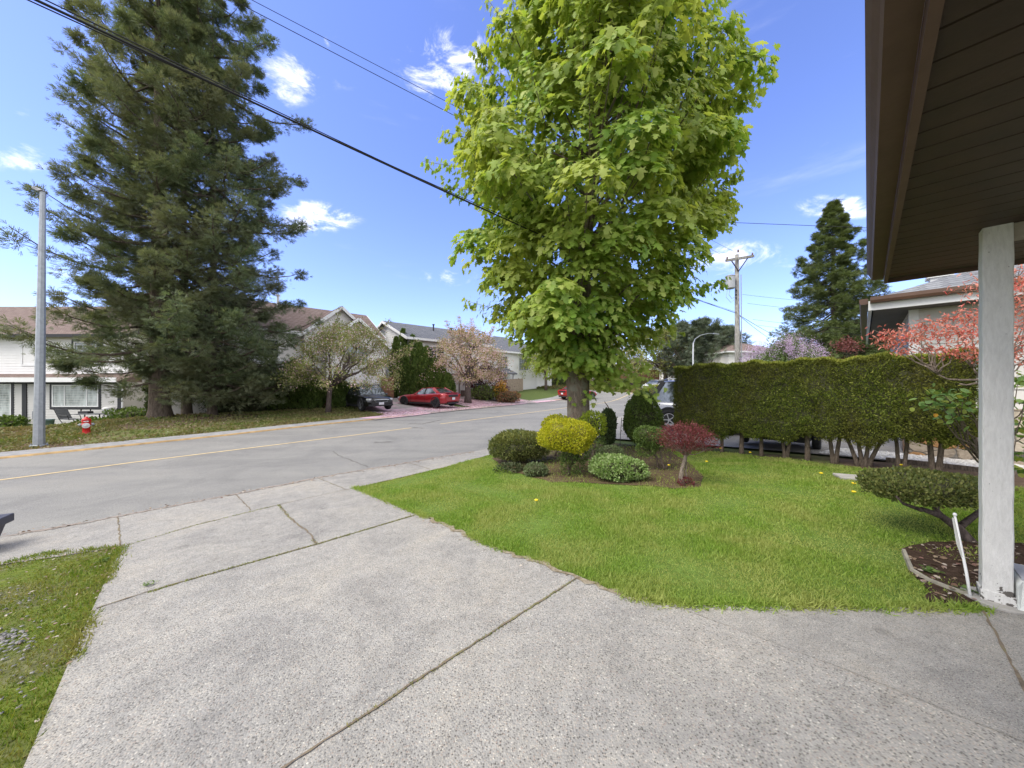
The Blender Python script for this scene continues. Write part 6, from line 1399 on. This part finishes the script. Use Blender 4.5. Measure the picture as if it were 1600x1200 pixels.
trunkp = Vector((0, 0, 0)); hub = Vector((.02, .05, .75)); mb.tube([(0, 0, -.1), (.03, 0, .4), hub], [.045, .04, .034], 8)
hub2 = to_px(1545, 600, 4.3)-o0; mb.tube(poly_path(hub, hub2, r_, 3, .05), .02, 6)
lows = [to_px(1500, 600, 4.3)-o0, to_px(1465, 585, 4.4)-o0, to_px(1520, 575, 4.3)-o0, hub2+Vector((.2, 0, .1))]
for q in lows: mb.tube(poly_path(hub2, q, r_, 4, .06), [.02, .016, .013, .011, .009], 6)
for (px, py, sp_, Z) in tp:
    c = to_px(px, py, Z)-o0; src = min(lows, key=lambda q_: (q_-c).length)
    mb.tube(poly_path(src, c+Vector((0, 0, -.02)), r_, 5, .07), [.010, .008, .007, .006, .0045, .003], 5)
    for j in range(int(sp_*7)):
        o1 = Vector((r_.gauss(0, sp_*.0052), r_.gauss(0, sp_*.006), r_.gauss(0, sp_*.0030))); P.append(c+o1); D.append(Vector((r_.gauss(0, .6), r_.gauss(0, .6), r_.uniform(-1.1, -.1))))
        if j % 14 == 0: mb.tube([c+Vector((0, 0, -.02)), c+o1*.6+Vector((0, 0, -.02)), c+o1], [.003, .0025, .0015], 4, cap=False)
rs = np.random.RandomState(2); n = len(P)
cards('leaves', P, D, rs.normal(size=(n, 3))*.6+(0, 0, .8), .05*rs.uniform(.5, 1.4, n), m_redl, rb, width=.026); mb.build('branches', m_twig, rb, True)
x, y, z = ray(1545, 3.9); rb = empty('rose_bush', (x, y, z), 0, 'green leaved rose branches reaching out left behind the white post', 'shrub'); o0 = Vector((x, y, z)); mb = MB(); P = []
for (px, py, Z, n_) in ((1447, 622, 3.9, 12), (1468, 612, 3.9, 18), (1482, 622, 3.8, 22), (1470, 634, 3.8, 20), (1490, 640, 3.85, 20), (1505, 615, 3.9, 18), (1515, 640, 3.9, 16), (1458, 645, 3.8, 8), (1500, 655, 3.8, 10), (1590, 600, 3.9, 26), (1600, 630, 3.8, 30), (1588, 660, 3.9, 26), (1605, 680, 3.8, 30), (1590, 710, 3.9, 22), (1610, 590, 3.9, 30), (1592, 735, 3.8, 20)):
    c = to_px(px, py, Z)-o0; mb.tube(poly_path((0, 0, .5), c, r_, 5, .06), [.012, .010, .008, .006, .005, .003], 5)
    for j in range(n_): P.append(c+Vector((r_.gauss(0, .055), r_.gauss(0, .07), r_.gauss(0, .04))))
mb.tube([(0, 0, -.1), (0, 0, .3), (0, 0, .52)], .016, 6); n = len(P)
cards('leaves', P, rs.normal(size=(n, 3))+(-.5, 0, -.2), rs.normal(size=(n, 3))*.4+(0, -.2, 1), .068*rs.uniform(.6, 1.3, n), leafmat('rose_leaves', [(.08, .16, .04), (.13, .23, .06), (.20, .30, .08), (.32, .34, .06)], .3), rb, width=.09); mb.build('branches', m_hedge_bark, rb, True)
c = to_px(1462, 646, 3.75)-o0; cards('yellow_leaf', [c]*3, [(0, 0, -1), (.3, 0, -1), (-.3, 0, -.9)], [(0, -1, .2)]*3, .045, simple('yellow_leaf', (.65, .33, .02), .5), rb, width=.08)
m_dan = simple('dandelion_yellow', (.75, .55, .02), .6, var=.1); m_stalk = simple('green_stalk', (.12, .22, .04), .6)
for i, (px, py, lb) in enumerate(((1334, 766, 'dandelion nearest the leaning yew'), (1364, 764, 'dandelion at the left tip of the leaning yew'), (1283, 749, 'dandelion in the middle of the right lawn'), (1334, 780, 'dandelion just below the pair by the leaning yew'), (1172, 714, 'dandelion before the third hedge trunk'), (1126, 707, 'dandelion at the foot of a left hedge trunk'), (838, 793, 'dandelion alone in the left lawn'), (1045, 735, 'dandelion beside the red barberry'), (1408, 735, 'dandelion at the foot of the forked hedge trunk'), (1104, 729, 'faded dandelion right of the red barberry'))):
    x, y = gnd(px, py); dn = empty('dandelion', (x, y, G(x, y)), 0, lb, 'flower', 'dandelions in the lawn')
    mb = MB(); mb.tube([(0, 0, 0), (.005, 0, .05), (0, 0, .09)], .003, 5); mb.build('stalk', m_stalk, dn)
    mb = MB(); mb.lathe([(.006, .085), (.024, .095), (.026, .102), (.014, .11)], 12); mb.build('flower_head', m_dan, dn)
# broad leaf weeds at the driveway edge
for (px, py, lb, sc_) in ((165, 878, 'flat weed rosette at the corner of the left grass', .05), (232, 915, 'tiny weed growing in the driveway', .03), (1512, 925, 'small weed by the foot of the stake', .05), (1455, 895, 'broad leaf weed in the corner bed', .06)):
    x, y = gnd(px, py); rs = np.random.RandomState(px); n = 26; a = rs.rand(n)*6.28
    dn = empty('weed', (x, y, G(x, y)+.005), 0, lb, 'weed', 'weeds')
    sc_ *= .6
    cards('leaves', np.c_[rs.normal(0, .02, (n, 2)), rs.rand(n)*.02], np.c_[np.cos(a), np.sin(a), rs.uniform(.1, .6, n)], np.tile((0, 0, 1.), (n, 1)), sc_*rs.uniform(.7, 1.5, n), m_box, dn)
# stepping stone by the hedge foot
x, y = gnd(1335, 747); mb = MB(); mb.box(-.22, .22, -.14, .14, -.02, .02); o = mb.build('stepping_stone', m_conc, None, bevel=.01); o.location = (x, y, G(x, y)+.01); o.rotation_euler.z = -.4; tag(o, 'flat stone sunk in the grass near the hedge', 'stone')
